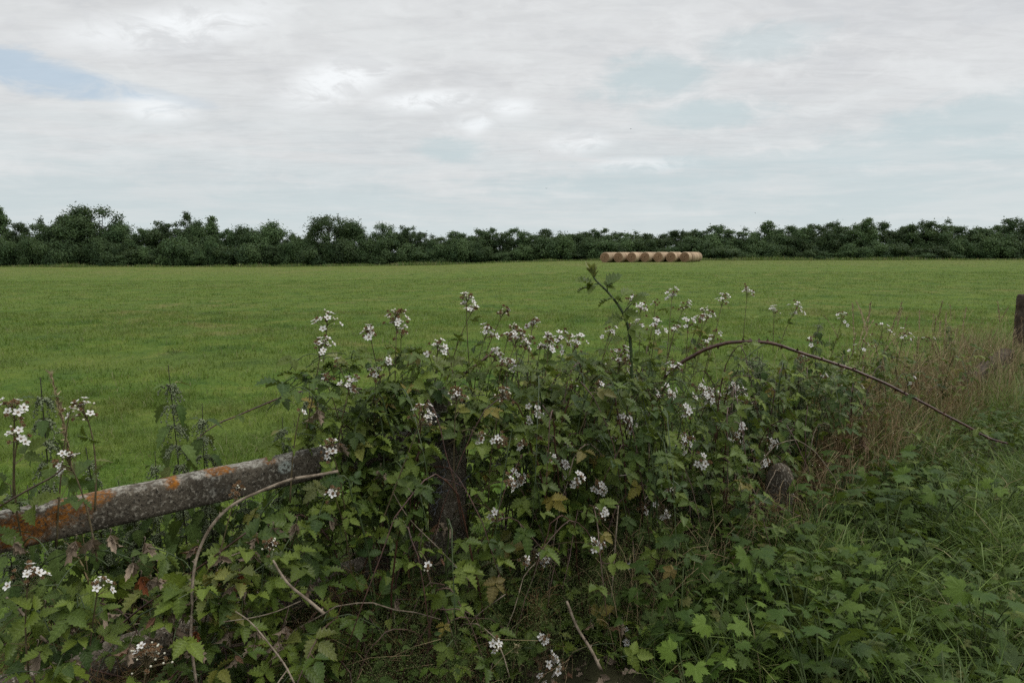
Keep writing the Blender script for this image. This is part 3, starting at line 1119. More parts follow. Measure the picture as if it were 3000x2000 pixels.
def make_tree(kind, H, W, nleaf, seed, name='tree'):
    r_ = np.random.default_rng(seed)
    u_ = r_.uniform
    t = thing(name, '-', 'tree')
    lobes = []
    if kind == 'round':
        for _ in range(34):
            d = unit(r_.normal(size=3) + np.array([0, 0, .1]))
            lobes.append((np.array([0, 0, .56 * H]) + d * np.array([W * .40, W * .40, .38 * H]) * u_(.45, 1.0), W * u_(.11, .19)))
        for _ in range(4):
            lobes.append((np.array([u_(-.15, .15) * W, u_(-.15, .15) * W, u_(.5, .75) * H]), W * .2))
    elif kind == 'dome':
        for _ in range(44):
            d = unit(r_.normal(size=3) + np.array([0, 0, .35]))
            lobes.append((np.array([0, 0, .50 * H]) + d * np.array([W * .44, W * .44, .46 * H]) * u_(.6, 1.0), W * u_(.07, .13)))
    elif kind == 'spire':
        for _ in range(50):
            z = u_(.12, .95)
            wd = ((1 - z) ** .7 * .42 + 0.03) * u_(.3, 1)
            a = u_(0, 2 * PI)
            lobes.append((np.array([math.cos(a) * wd * W, math.sin(a) * wd * W, z * H]), W * (0.10 + 0.12 * (1 - z))))
    elif kind == 'bushy':
        for _ in range(36):
            a, rr = u_(0, 2 * PI), u_(0, 1) ** .5
            z = u_(.12, .90) * (1 - .25 * rr)
            lobes.append((np.array([math.cos(a) * rr * W * .44, math.sin(a) * rr * W * .44, z * H]), W * u_(.10, .19)))
        for _ in range(5):
            a, rr = u_(0, 2 * PI), u_(0, .35)
            lobes.append((np.array([math.cos(a) * rr * W, math.sin(a) * rr * W, u_(.80, .92) * H]), W * u_(.08, .13)))
    else:                                            # shrub, leafy to the ground
        for _ in range(22):
            a, rr = u_(0, 2 * PI), u_(0, 1) ** .5
            z = u_(.08, .88) * (1 - .25 * rr)
            lobes.append((np.array([math.cos(a) * rr * W * .42, math.sin(a) * rr * W * .40, z * H]), W * u_(.12, .2)))
    rad = np.array([l[1] for l in lobes])
    wgt = rad ** 2 / (rad ** 2).sum()
    mb = MB()
    for (c, r), wt in zip(lobes, wgt):
        n = max(10, int(nleaf * wt))
        d = unit(r_.normal(size=(n, 3)))
        rr = r * r_.uniform(0.1, 1.0, n) ** .6 * (1 + 0.42 * np.abs(r_.normal(size=n)) * (r_.uniform(0, 1, n) > .55))
        P = c + d * rr[:, None] * np.array([1.1, 1.1, 0.85])
        P = P[(P[:, 2] > 0.05)]
        n = len(P)
        nn = unit(unit(P - c) + r_.normal(size=(n, 3)) * .38 + np.array([0, 0, .45]))
        dd = r_.normal(size=(n, 3)) + np.array([0, 0, .25])
        tint = np.clip(u_(0, 1) * .65 + r_.uniform(0, .25, n) + .06, 0, 1)
        inst(mb, T_CARD, P, dd, nn, r_.uniform(.15, .29, n), tint, 0.0, 0)
    # stray twigs of leaves breaking the outline
    for _ in range(15):
        c, r = lobes[int(u_(0, len(lobes)))]
        d = unit(r_.normal(size=3) + np.array([0, 0, .9]))
        k_ = r_.uniform(.8, 1.75, 16)
        P = c + d * r * k_[:, None] + r_.normal(size=(16, 3)) * .07
        inst(mb, T_CARD, P[P[:, 2] > .1], r_.normal(size=(int((P[:, 2] > .1).sum()), 3)), np.array([0, -.4, 1.0]), .19, u_(.2, .8), 0.0, 0)
    mb.build('crown', M_TREE, t)
    mb = MB()
    tr = np.array([(0, 0, -0.2), (u_(-.1, .1), u_(-.1, .1), H * .25), (u_(-.2, .2), u_(-.2, .2), H * .5), (u_(-.2, .2), 0, H * .8)])
    tube(mb, smooth_path(tr, 12), 0.022 * H + .03, 0.012, 7, wob=.06)
    for c, r in lobes[:14]:
        z0 = min(H * u_(.2, .5), c[2] * .8)
        p0 = np.array([0, 0, z0])
        tube(mb, bez(p0, p0 + (c - p0) * .5 + np.array([0, 0, .25]), c + np.array([0, 0, r * .5]), 7), 0.010 * H + .01, 0.012, 5)
    mb.build('trunk', M_BARK, t)
    note_kids(t)
    return t


YT = 114.0
PXM = K / 2000 * YT


def tree_xy(x, dy=0.0):
    Y = YT + dy
    return (x * K - 1500) / 2000 * Y, Y


protos = {}
for kind, H, W, n in (('round', 7, 5.6, 12000), ('dome', 8, 7.0, 9000), ('spire', 7, 3.6, 8500), ('bushy', 6.5, 4.4, 11500), ('shrub', 3.6, 4.4, 9500)):
    protos[kind] = [[kind, H, W, n, s_, None] for s_ in ((1, 2, 3, 4, 5, 6) if kind in ('bushy', 'shrub') else (1, 2))]
cnt = {}


def plant_tree(kind, x, top, wid, label, group=None, dy=0.0, name='tree'):
    X, Y = tree_xy(x, dy)
    zg = float(hval(X, Y))
    ztop = CAM_H + (1000 - top * K - 0) * 0 + (at(x * K, top * K, Y)[2] - CAM_H)
    lst = protos[kind]
    i = cnt.get(kind, 0)
    cnt[kind] = i + 1
    pr_ = lst[i % len(lst)]
    sz = (ztop - zg) / (pr_[1] * 0.96)
    sx_ = wid * PXM / pr_[2]
    rz = U(0, 2 * PI)
    if pr_[5] is None:
        pr_[5] = make_tree(pr_[0], pr_[1], pr_[2], pr_[3], 40 + pr_[4] * 7 + len(kind), name)
        o = pr_[5]
        o.location, o.rotation_euler, o.scale = (X, Y, zg), (0, 0, rz), (sx_, sx_, sz)
        o['label'] = label
        if group:
            o['group'] = group
        return o
    return copy_thing(pr_[5], (X, Y, zg), rz, label, group, (sx_, sx_, sz))


G1, L1 = 'leafy trees of the left treeline', 'dark leafy tree merging into the tall left part of the far treeline'
G2, L2 = 'bushy trees of the middle treeline', 'dark bushy tree in the low middle stretch of the treeline'
G3, L3 = 'bushy trees of the right treeline', 'dark bushy tree in the long even treeline right of the hay bales'
trees = [
    ('spire', 16, 483, 52, 'narrow dark tree at the extreme left end of the treeline', None),
    ('bushy', 62, 520, 50, L1, G1), ('bushy', 104, 509, 52, L1, G1), ('bushy', 150, 500, 56, L1, G1),
    ('round', 190, 489, 84, 'broad dense tree just left of the tallest open-crowned tree', None),
    ('dome', 240, 477, 112, 'tallest tree of the treeline, domed open crown with sky showing through', None),
    ('round', 283, 512, 66, 'dark reddish-green tree on the right shoulder of the tallest domed tree', None),
    ('bushy', 325, 538, 46, L1, G1), ('bushy', 352, 527, 46, L1, G1), ('bushy', 395, 513, 66, L1, G1),
    ('spire', 437, 497, 46, 'pointed dark tree, left of a matching pair of points', None),
    ('round', 462, 514, 56, 'rounded tree between the two pointed trees', None),
    ('spire', 497, 506, 50, 'pointed dark tree, right of a matching pair of points', None),
    ('bushy', 532, 534, 40, L1, G1),
    ('round', 572, 520, 62, 'dense flat-topped tree, left half of the block beside the gap', None),
    ('round', 630, 517, 76, 'dense flat-topped tree, right half of the block beside the gap', None),
    ('bushy', 680, 541, 46, L1, G1), ('bushy', 712, 538, 40, L1, G1),
    ('dome', 760, 499, 96, 'big round-headed tree standing clear above the hedge, left of its twin crown', None),
    ('round', 804, 507, 70, 'round leafy crown joined to the right of the big round-headed tree', None),
    ('bushy', 848, 548, 44, L1, G1),
    ('dome', 886, 518, 62, 'smaller lollipop-shaped tree with a thin see-through base of the crown', None),
    ('bushy', 916, 536, 44, L1, G1), ('bushy', 940, 523, 42, 'dark bushy tree right beside the lollipop-shaped tree', None), ('bushy', 968, 541, 46, L2, G2),
]
xs = [1008, 1042, 1078, 1112, 1148, 1186, 1222, 1258, 1296, 1332, 1374, 1412, 1450, 1488]
tp = [546, 538, 545, 529, 540, 532, 541, 532, 546, 538, 530, 541, 538, 543]
trees += [('bushy', a, b, 52, L2, G2) for a, b in zip(xs, tp)]
xs = [1526, 1566, 1606, 1648, 1690, 1748, 1790, 1826, 1862, 1902, 1936, 1970, 2000, 2038, 2078, 2108, 2140, 2176, 2214, 2250, 2286, 2316, 2350, 2390]
tp = [540, 534, 531, 525, 530, 515, 528, 528, 520, 519, 516, 508, 520, 530, 521, 515, 511, 524, 529, 524, 522, 509, 512, 508]
trees += [('bushy', a, b, 56, L3, G3) for a, b in zip(xs, tp)]
for kd, x, top, wid, lab, gr in trees:
    plant_tree(kd, x, top - 7, wid * 1.32, lab, gr, dy=U(2.5, 5.5))
x = -20
while x < 2400:
    if x < 990:
        lab, gr = 'dense shrub at the foot of the tall trees along the left field edge', 'shrubs under the left treeline'
    elif x < 1500:
        lab, gr = 'dense shrub in the middle hedge left of the hay bales', 'shrubs of the middle hedge'
    else:
        lab, gr = 'dense shrub in the long hedge behind and right of the hay bales', 'shrubs of the right hedge'
    plant_tree('shrub', x, U(534, 584), U(46, 78), lab, gr, dy=U(-1.2, 1.0), name='hedge_shrub')
    if U() < .55:
        plant_tree('shrub', x + 14, U(536, 566) - (8 if x > 1500 else 0), U(54, 72), lab, gr, dy=U(1.6, 2.4), name='hedge_shrub')
    x += U(27, 34)
plant_tree('bushy', 465, 578, 40, 'bright green young tree low against the dark left treeline', None, dy=-2.4)


# ------------------------------------------------------------------ birds
def make_bird(px, py, Y, span, rz, lab):
    mb = MB()
    n = 8
    for sgn in (-1, 1):
        V = []
        for i in range(n + 1):
            u = i / n
            V += [(0.05 * math.sin(u * PI) - .22 * u * u, sgn * u * .5, .10 * math.sin(u * PI)), (-.14 * (1 - u) + .05 * math.sin(u * PI) - .24 * u * u - .02, sgn * u * .5, .10 * math.sin(u * PI))]
        F = []
        for i in range(n):
            a = 2 * i
            F += [(a, a + 1, a + 3), (a, a + 3, a + 2)]
        mb.add(np.array(V) * span, F)
    tube(mb, np.array([(.16, 0, 0), (.10, 0, 0.01), (0, 0, .01), (-.14, 0, 0), (-.28, 0, 0), (-.42, 0, 0)]) * span, 0.035 * span, 0.03 * span, 7)
    o = mb.build('bird', M_BIRD)
    o.location = tuple(at(px, py, Y))
    o.rotation_euler = (0.25, -0.15, rz)
    tag(o, lab, 'bird')


make_bird(1849, 378, 70, .34, .3, 'tiny dark bird flying highest in the clouds')
make_bird(1600, 552, 85, .34, 2.4, 'tiny dark bird flying low over the middle of the treeline')
make_bird(1581, 443, 90, .34, 1.2, 'tiny dark bird at middle height, left of the highest bird')
make_bird(2212, 624, 95, .34, 2.9, 'tiny dark bird just above the right-hand hedge')


# uncut margin of long grass and weeds along the foot of the far hedge
mb = MB()
n_ = 16000
X = U(-95, 105, n_)
Y = 106.5 + U(0, 6.0, n_) ** 1.0 - 2.2 * vnoise(X * .12, X * 0, 41) - 1.2 * vnoise(X * .6, X * 0, 42)
blades(mb, X, Y, hfull(X, Y), U(.25, .75, n_) * (.4 + 1.1 * vnoise(X * .35, X * 0 + 3, 43)), np.full(n_, .035), U(.2, .9, n_), U(0, .8, n_), np.where(U(0, 1, n_) < .35, U(.3, .9, n_), 0), 2, .5)
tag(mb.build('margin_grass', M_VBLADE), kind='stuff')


# ------------------------------------------------------------------ brambles
def compound(mb, stemmb, P, D, Nn, size, n_leaf=None, tmpl=None, rand=None, age=0.0, pet=0.045, m=0):
    """bramble leaves: petiole, then three or five leaflets spread like a hand"""
    P, D, Nn = np.asarray(P, float), unit(D), unit(Nn)
    n = len(P)
    if n == 0:
        return
    size = np.broadcast_to(np.asarray(size, float), (n,))
    rand = U(0, 1, n) if rand is None else rand
    age = np.broadcast_to(np.asarray(age, float), (n,))
    R = frames(D, Nn)
    x, y, z = R[:, :, 0], R[:, :, 1], R[:, :, 2]
    pl = pet * size / 0.07
    C = P + x * pl[:, None] + ZUP * (0.15 * pl)[:, None]
    # petiole ribbons
    sd = y * 0.0014
    V = np.stack([P - sd, P + sd, C + sd * .7, C - sd * .7], 1).reshape(-1, 3)
    F = (np.array([[0, 1, 2], [0, 2, 3]])[None] + (np.arange(n) * 4)[:, None, None]).reshape(-1, 3)
    stemmb.add(V, F, 0, (0.5, 0, .5, 0))
    five = U(0, 1, n) < (0.45 if n_leaf is None else (1.0 if n_leaf == 5 else 0.0))
    tm = T_BRAMBLE if tmpl is None else tmpl
    for k_, (ang, sc, only5) in enumerate(((0, 1.0, False), (68, .86, False), (-68, .86, False), (128, .62, True), (-128, .62, True))):
        sel = five if only5 else np.ones(n, bool)
        if not sel.any():
            continue
        a = np.radians(ang + U(-10, 10, n))
        d = x * np.cos(a)[:, None] + y * np.sin(a)[:, None] + ZUP * U(-.35, .08, n)[:, None]
        nn = z + R[:, :, 1] * U(-.35, .35, n)[:, None] + x * U(-.3, .3, n)[:, None]
        off = C + (x * 0.018 * (1 if k_ == 0 else 0)) * (size / .07)[:, None]
        which = int(U(0, len(tm)))
        for q_ in range(len(tm)):
            s2 = sel & ((np.arange(n) + k_) % len(tm) == q_)
            if s2.any():
                inst(mb, tm[q_], off[s2], d[s2], nn[s2], size[s2] * sc * U(.85, 1.12, int(s2.sum())), np.clip(rand[s2] + U(-.15, .15, int(s2.sum())), 0, 1), age[s2], m)


GT = ('bramble flower spray in the band of blossom along the hedge top, above the concrete post', 'flower sprays along the hedge top')
GM = ('bramble flower spray on the leafy front of the mound right of the concrete post', 'flower sprays on the front of the mound')
GR = ('bramble flower spray among the nettles under the long arching cane', 'flower sprays under the arching cane')
GU = ('white bramble flower spray standing tall against the grass, right of the young dark shoot', 'tall sprays right of the young shoot')
SPR = [
    # x, y, radius (2352-wide photo), label or (label, group), options
    (1072, 688, 14, 'tallest brown and white flower spray, alone left of the hay bales against the grass', None, dict(brown=.9, n0=.0, stem=.5)),
    (1086, 712, 11, GT, None, dict(brown=.6, n0=.05)),
    (752, 735, 20, 'uppermost white flower spray at the left end of the mound, leaning left', None, dict(n0=.05, stem=.5)),
    (738, 793, 24, 'large white flower spray just below the uppermost one at the left end', None, dict(n0=.12, stem=.45, fl=9)),
    (775, 832, 8, GT, None, dict(fl=1, brown=.2)), (848, 760, 14, 'small brown-topped spray between the left-end sprays and the tall brown one', None, dict(brown=1.0, n0=.0)),
    (912, 730, 22, 'tall brown-tufted flower spray standing clear of the mound, left of centre', None, dict(brown=1.3, fl=5, n0=.0, stem=.5)),
    (922, 765, 12, GT, None, dict(fl=1)), (746, 870, 12, 'small sparse spray at the leftmost bulge of the mound, below the large white spray', None, dict(fl=2, n0=.2)),
    (808, 878, 20, 'white and brown spray beside the thin cane leaving the mound', None, dict(n0=.2, fl=7)), (864, 858, 16, GT, None, dict(brown=1.2, fl=3)),
    (893, 828, 10, GT, None, dict(fl=2)),
    (1005, 798, 18, 'forked spray with white flowers standing left of the hidden post top', None, dict(n0=.1)), (985, 815, 9, GT, None, dict(fl=2, brown=.2)),
    (1158, 716, 12, 'thin brownish spray with few petals beside the tallest spray', None, dict(fl=1, brown=1.1, n0=.0)), (1120, 760, 18, GT, None, dict(n0=.0)),
    (1140, 815, 18, GT, None, {}), (1190, 775, 18, GT, None, dict(brown=1.1)), (1215, 782, 14, GT, None, dict(brown=1.1, fl=2)), (1225, 742, 14, GT, None, dict(n0=.0)),
    (1290, 775, 22, 'widest mass of white flowers on the hedge top, left of the young shoot', None, dict(fl=10)), (1325, 785, 20, GT, None, dict(fl=8)), (1260, 795, 14, GT, None, {}),
    (1185, 842, 18, GT, None, {}), (1165, 830, 8, GT, None, dict(fl=1)), (1050, 905, 18, 'mostly brown withering spray just above the concrete post', None, dict(brown=1.4, fl=2, n0=.1)),
    (1155, 908, 18, GT, None, dict(brown=1.0, fl=4, n0=.15)), (972, 952, 26, 'big white spray with one wide open flower right at the post top', None, dict(fl=8, n0=.22, brown=1.0)),
    (1100, 1004, 13, 'small spray with one open flower left of the brown one, by the post', None, dict(fl=3, n0=.15)), (1150, 1010, 15, 'short brown spray right of the post, beside the single open flower', None, dict(fl=2, brown=1.3, n0=.15)),
    (1232, 946, 18, GM, None, dict(fl=7)), (1375, 882, 10, GT, None, dict(fl=2)), (1440, 970, 22, 'round white flower head on the mound below the young shoot', None, dict(fl=9)),
    (1405, 997, 8, GM, None, dict(fl=2, brown=.3)),
    (1425, 820, 24, 'broad brown and white spray right beside the base of the young shoot', None, dict(brown=1.2, fl=7)), (1450, 686, 12, GU, None, dict(n0=.0, brown=.7)), (1474, 708, 14, GU, None, dict(n0=.0, fl=6)),
    (1470, 745, 12, GU, None, dict(fl=5)), (1508, 745, 15, GU, None, dict(fl=7)), (1402, 760, 14, GT, None, dict(fl=4)),
    (1545, 673, 13, 'white flower spray on a long straight stem, straight below the hay bales', None, dict(n0=.0, stem=.5, fl=7, brown=.3)), (1573, 704, 14, GU, None, dict(n0=.0, fl=3, brown=.8)),
    (1580, 743, 15, GU, None, dict(n0=.05, fl=5)), (1628, 722, 12, GU, None, dict(n0=.0, fl=5)), (1660, 687, 14, GU, None, dict(n0=-.05, stem=.5, fl=7)), (1640, 772, 16, GU, None, dict(fl=4)),
    (1716, 668, 13, 'white spray on the tallest straight stem, rising from the top of the arching cane', None, dict(n0=-.05, stem=.55, fl=7, brown=.4)),
    (1778, 713, 11, 'small white spray above the arching cane, left of a similar larger one', None, dict(n0=.0, stem=.3, fl=4)), (1833, 705, 15, 'larger white spray above the arching cane beside a dark nettle top', None, dict(n0=.0, stem=.35, fl=7)),
    (1548, 842, 16, GM, None, dict(fl=6)), (1937, 728, 13, 'lone white spray standing high above the middle of the arching cane', None, dict(n0=.0, stem=.4, fl=6)),
    (2028, 758, 16, 'white spray above the falling half of the arching cane, left of two', None, dict(n0=.05, fl=4)), (2075, 770, 14, 'white spray above the falling half of the arching cane, right of two', None, dict(n0=.05, fl=6)),
    (1980, 796, 18, GR, None, dict(fl=3, n0=.1)), (2132, 782, 10, GR, None, dict(fl=2, n0=.0)), (1535, 905, 18, GM, None, dict(fl=7)), (1608, 893, 18, GR, None, dict(fl=8)),
    (1630, 912, 18, GR, None, dict(fl=8)), (1576, 945, 16, GM, None, dict(fl=5)), (1680, 890, 17, GR, None, dict(fl=7)), (1728, 908, 10, GR, None, dict(fl=2)),
    (1570, 1012, 24, 'broad white spray low on the right flank of the mound', None, dict(fl=9)), (1692, 996, 15, GR, None, dict(fl=4)), (1770, 1016, 16, GR, None, dict(fl=5)), (1753, 1063, 15, GR, None, dict(fl=5)),
    (1192, 1096, 20, 'drooping white spray to the right of the bare face of the post', None, dict(fl=8)), (1326, 1100, 14, GM, None, dict(fl=5)), (1138, 1184, 15, 'spray with one open flower low beside the foot of the post', None, dict(fl=3)),
    (1475, 1170, 12, GM, None, dict(fl=2, brown=.8)), (1520, 1178, 17, GM, None, dict(fl=9, brown=.4)), (1815, 1146, 14, GR, None, dict(fl=3)),
    (1242, 1290, 18, 'creamy flower spray low in the middle of the leafy front', None, dict(fl=6, brown=1.0)), (985, 1300, 12, 'mostly withered spray low left of the post foot', None, dict(fl=1)),
    (1140, 1478, 14, 'small spray near the bottom edge, left of a larger white one', None, dict(fl=3)), (1247, 1466, 11, 'little spray just above the large bottom-edge spray', None, dict(fl=3)),
    (1266, 1526, 26, 'large white spray at the bottom edge of the view', None, dict(fl=11)), (1447, 1470, 15, 'compact white spray near the bottom edge under the dead stalks', None, dict(fl=7)),
    (758, 1030, 20, 'white and brown spray hanging over the far end of the lichen-spotted rail', None, dict(fl=5, brown=1.1, n0=.25)), (765, 1132, 14, 'spray hanging just under the far end of the lichen-spotted rail', None, dict(fl=3, brown=1.0, n0=.3)),
    (545, 1125, 14, 'dried brown spray with two white flowers lying on the rail', None, dict(fl=1, brown=1.3, n0=.25)), (622, 1250, 14, 'withered brownish spray under the rail beside dead leaves', None, dict(fl=1, brown=1.2, n0=.3)),
    (690, 943, 8, 'single white flower on a thin stalk above the far end of the rail', None, dict(fl=1, brown=.1, n0=.1)),
    (155, 1056, 22, 'large creamy spray over a leaf, right above the near end of the rail', None, dict(fl=5, brown=.8, n0=.25, stem=.3)), (190, 938, 20, 'white and brown spray on an upright stem beside the leftmost nettle', None, dict(fl=6, brown=.7, n0=.15)),
    (160, 945, 9, 'tiny brown spray between the leftmost nettle and the taller spray', None, dict(fl=1, n0=.1)),
    (34, 936, 22, 'white spray at the left frame edge, upper of two', None, dict(fl=5, brown=.5, n0=.2, stem=.4)), (44, 992, 20, 'white spray at the left frame edge, lower of two', None, dict(fl=4, brown=.4, n0=.22)),
    (66, 1322, 24, 'white spray low at the left frame edge under the rail', None, dict(fl=7, n0=.35)), (226, 1346, 18, 'sparse white spray under the rail, right of the low left-edge spray', None, dict(fl=4, n0=.35)),
    (340, 1502, 24, 'spray of creamy buds at the bottom left among dead leaves', None, dict(fl=2, brown=1.5, n0=.35)),
    (2225, 1043, 13, 'small lone white spray in the long grass under the tip of the arching cane', None, dict(fl=3, n0=.5, stem=.2)),
]

T_FOR = np.array([0, math.cos(TILT), -math.sin(TILT)])
T_UPV = np.array([0, math.sin(TILT), math.cos(TILT)])
CLEAR = []          # sight lines kept open to blossoms: centre, radius, distance
for x, y, sz, lab, _, kw in SPR:
    CLEAR.append((x * K, y * K, sz * K * 1.35, 0.0))


def clear_mask(P):
    """False for leaves that would hide the bare post face or a blossom that the hedge shows"""
    d = np.asarray(P) - EYE
    dep = d @ T_FOR
    x = 1500 + 2000 * d[:, 0] / dep
    y = 1000 - 2000 * (d @ T_UPV) / dep
    s_, n_ = (np.asarray(P) - FO) @ FU, (np.asarray(P) - FO) @ FN
    ok = np.ones(len(P), bool)
    ok &= ~((x > 1268) & (x < 1384) & (y > 1300) & (y < 1580) & (n_ > .05))
    ok &= ~((x > 1395) & (x < 1500) & (y > 1400) & (y < 1540) & (n_ > -.1) & (U(0, 1, len(x)) < .6))
    ok &= ~((x > 960) & (x < 1300) & (y > 1530) & (y < 1990) & (U(0, 1, len(x)) < .50))
    ok &= ~((x > 1620) & (x < 2200) & (y > 1620) & (U(0, 1, len(x)) < .30))
    ok &= ~((x > 60) & (x < 910) & (y > 1580 - .225 * x - 28) & (y < 1580 - .225 * x + 100) & (n_ > .0))
    ok &= ~((x > 150) & (x < 900) & (y > 1660 - .225 * x) & (y < 1720 - .225 * x) & (U(0, 1, len(x)) < .30))
    for cx_, cy_, r_, _d in CLEAR:
        ok &= ~(((x - cx_) ** 2 + (y - cy_) ** 2 < r_ * r_) & (n_ > -.3))
    return ok


def leaves_along(pts, t0, t1, step, size0, size1, mbL, mbS, up=1.1, out=FN, outw=0.42, base=None, age=None, skip=0.1, tmpl=None, n_leaf=None):
    pts = np.asarray(pts)
    seg = np.linalg.norm(np.diff(pts, axis=0), axis=1)
    cum = np.concatenate([[0], np.cumsum(seg)])
    L = cum[-1]
    n = max(1, int(L * (t1 - t0) / step))
    ts = (t0 + (t1 - t0) * (np.arange(n) + U(.2, .8, n)) / n) * L
    ts = ts[U(0, 1, n) > skip]
    n = len(ts)
    if n == 0:
        return
    P = np.stack([np.interp(ts, cum, pts[:, k_]) for k_ in range(3)], -1)
    T = unit(np.stack([np.interp(np.minimum(ts + .03, L), cum, pts[:, k_]) - np.interp(np.maximum(ts - .03, 0), cum, pts[:, k_]) for k_ in range(3)], -1))
    side = unit(np.cross(T, ZUP + 0.01))
    sg = np.where(np.arange(n) % 2 == 0, 1, -1)[:, None]
    D = T * U(.1, .7, n)[:, None] + side * sg * U(.5, 1.0, n)[:, None] + ZUP * U(-.25, .35, n)[:, None] + out * U(0, outw, n)[:, None] + rng.normal(size=(n, 3)) * .2
    Nn = ZUP * up + out * U(.1, outw + .25, n)[:, None] + rng.normal(size=(n, 3)) * .32
    size = np.interp(ts / L, [0, 1], [size0, size1]) * U(.65, 1.38, n)
    ag = (U(0, 1, n) < .03) * U(.4, .9, n) if age is None else np.full(n, age)
    if base is not None:
        tipc = P + unit(D) * (size * .7)[:, None] + base
        k_ = clear_mask(tipc) & clear_mask(P + base)
        P, D, Nn, size, ag = P[k_], D[k_], Nn[k_], size[k_], ag[k_]
    compound(mbL, mbS, P, D, Nn, size, n_leaf, tmpl, None, ag)


def hprof(s):
    return float(np.interp(s, [-3, -1.7, -1.0, -.75, -.55, 0, .4, 1.8, 3.0, 3.75, 6, 9], [.50, .52, .60, .72, 1.0, 1.10, 1.14, 1.06, .95, .86, .8, .6]))


def cane(name, pts, r0, r1, label, group=None, mat=None, leaf=None, lm=None, thorn=True, cat='bramble cane', wob=.05):
    """one plant stem with its leaves: Empty at the foot > stem, foliage"""
    base = np.array(pts[0], float)
    t = thing(name, label, cat, base, group=group)
    ms, ml = MB(), MB()
    P = np.asarray(pts, float) - base
    tube(ms, P, r0, r1, 5, wob=wob)
    if thorn:
        n = max(3, int(np.linalg.norm(np.diff(P, axis=0), axis=1).sum() / .035))
        k_ = U(0, len(P) - 1.01, n)
        i = k_.astype(int)
        f = (k_ - i)[:, None]
        Q = P[i] * (1 - f) + P[i + 1] * f
        d = unit(np.cross(P[i + 1] - P[i], rng.normal(size=(n, 3))))
        rr = (r0 + (r1 - r0) * k_ / len(P))[:, None]
        tn = unit(P[i + 1] - P[i]) * rr * .9
        a, b, c = Q + d * rr * .7 - tn, Q + d * rr * .7 + tn, Q + d * rr * 2.6 - tn * .5
        ms.add(np.stack([a, b, c], 1).reshape(-1, 3), np.arange(3 * n).reshape(-1, 3))
    if leaf:
        leaves_along(P, *leaf, ml, ms, base=base) if isinstance(leaf, tuple) else leaf(P, ml, ms)
    ms.build('stem', mat or M_CANE, t)
    if ml.k:
        ml.build('foliage', lm or (M_BRAMBLE_DARK if U() < .32 else M_BRAMBLE), t)
    return t


ZONES = [  # s range, n range, how many, label, group
    ((-2.5, -.7), (-.5, .5), 42, 'leafy bramble cane tangled in the low growth under the lichen-spotted rail', 'bramble canes under the rail'),
    ((-.75, .45), (-.35, .6), 80, 'leafy bramble cane of the thick mound smothering the concrete post', 'bramble canes over the post'),
    ((.35, 1.5), (-.35, .65), 72, 'leafy bramble cane of the flowering mound just right of the concrete post', 'bramble canes right of the post'),
    ((1.4, 2.6), (-.35, .6), 36, 'leafy bramble cane between the flowering mound and the nettle stand', 'bramble canes before the nettles'),
    ((2.6, 6.5), (-.3, .5), 34, 'thin bramble cane in the dry growth towards the far post', 'bramble canes in the dry growth'),
]
for (s0, s1), (n0, n1), cntz, lab, gr in ZONES:
    for i in range(cntz):
        s, n = U(s0, s1), U(n0, n1)
        low = i % 3 == 0
        h = hprof(s) * (U(.30, .65) if low else U(.68, 1.0))
        if abs(s) < .20 and 0 < n < .5:
            s += .3 if s > 0 else -.3
        B = fp(s, n, -.02)
        az = U(0, 2 * PI)
        lean = (FU * math.cos(az) + FN * math.sin(az) * .8 + FN * (.35 if low else .15))
        reach = U(.25, .75)
        nend = n + (lean @ FN) * reach
        if nend > 1.0:
            reach *= .5
        z1 = h * 1.70
        p2 = B + lean * reach + ZUP * (h * U(.35, .8) + .02)
        pts = bez(B, B + lean * reach * .25 + ZUP * z1, p2, 14) + np.cumsum(rng.normal(size=(14, 3)) * .006, axis=0)
        lf = (.18, 1.0, .066, .074, .046)
        cane('bramble_cane', pts, .0045, .0016, lab, gr, [M_CANE, M_CANE_GREEN, M_CANE_RED][i % 3], lf)

# --- singled-out canes, traced where they stand
def traced(px, Y0, Y1=None, n=40):
    Y1 = Y0 if Y1 is None else Y1
    return smooth_path([at(x, y, Y0 + (Y1 - Y0) * i / max(1, len(px) - 1)) for i, (x, y) in enumerate(px)], n)


pts = traced([(1890, 1190), (1950, 1100), (2025, 1045), (2090, 1014), (2160, 1000), (2260, 1002), (2350, 1030), (2480, 1075), (2600, 1125), (2700, 1178), (2800, 1232), (2900, 1286), (2960, 1305)], 4.1, 3.4, 72)
pts = pts + np.cumsum(rng.normal(size=pts.shape) * .0012, axis=0)
cane('arching_cane', pts, .0125, .0052, 'long dark red-brown bramble cane arching across the hedge down to the grass', None, M_CANE_RED,
     (.72, 1.0, .15, .05, .05))
pts = traced([(1856, 1150), (1850, 1080), (1848, 1020), (1838, 950), (1815, 900), (1780, 855), (1745, 820), (1733, 798)], 3.3, 3.3, 40)


YL = [((1733, 835), (1696, 817)), ((1733, 843), (1696, 838)), ((1779, 833), (1815, 806)), ((1776, 838), (1806, 815)), ((1822, 866), (1856, 841)), ((1850, 889), (1888, 874)), ((1873, 868), (1900, 860)),
      ((1796, 876), (1757, 878)), ((1800, 874), (1822, 884)), ((1832, 915), (1872, 925)), ((1819, 930), (1768, 936)), ((1824, 934), (1800, 950)), ((1847, 962), (1890, 968)), ((1845, 975), (1885, 985)), ((1826, 992), (1802, 1000)), ((1858, 1045), (1895, 1040))]


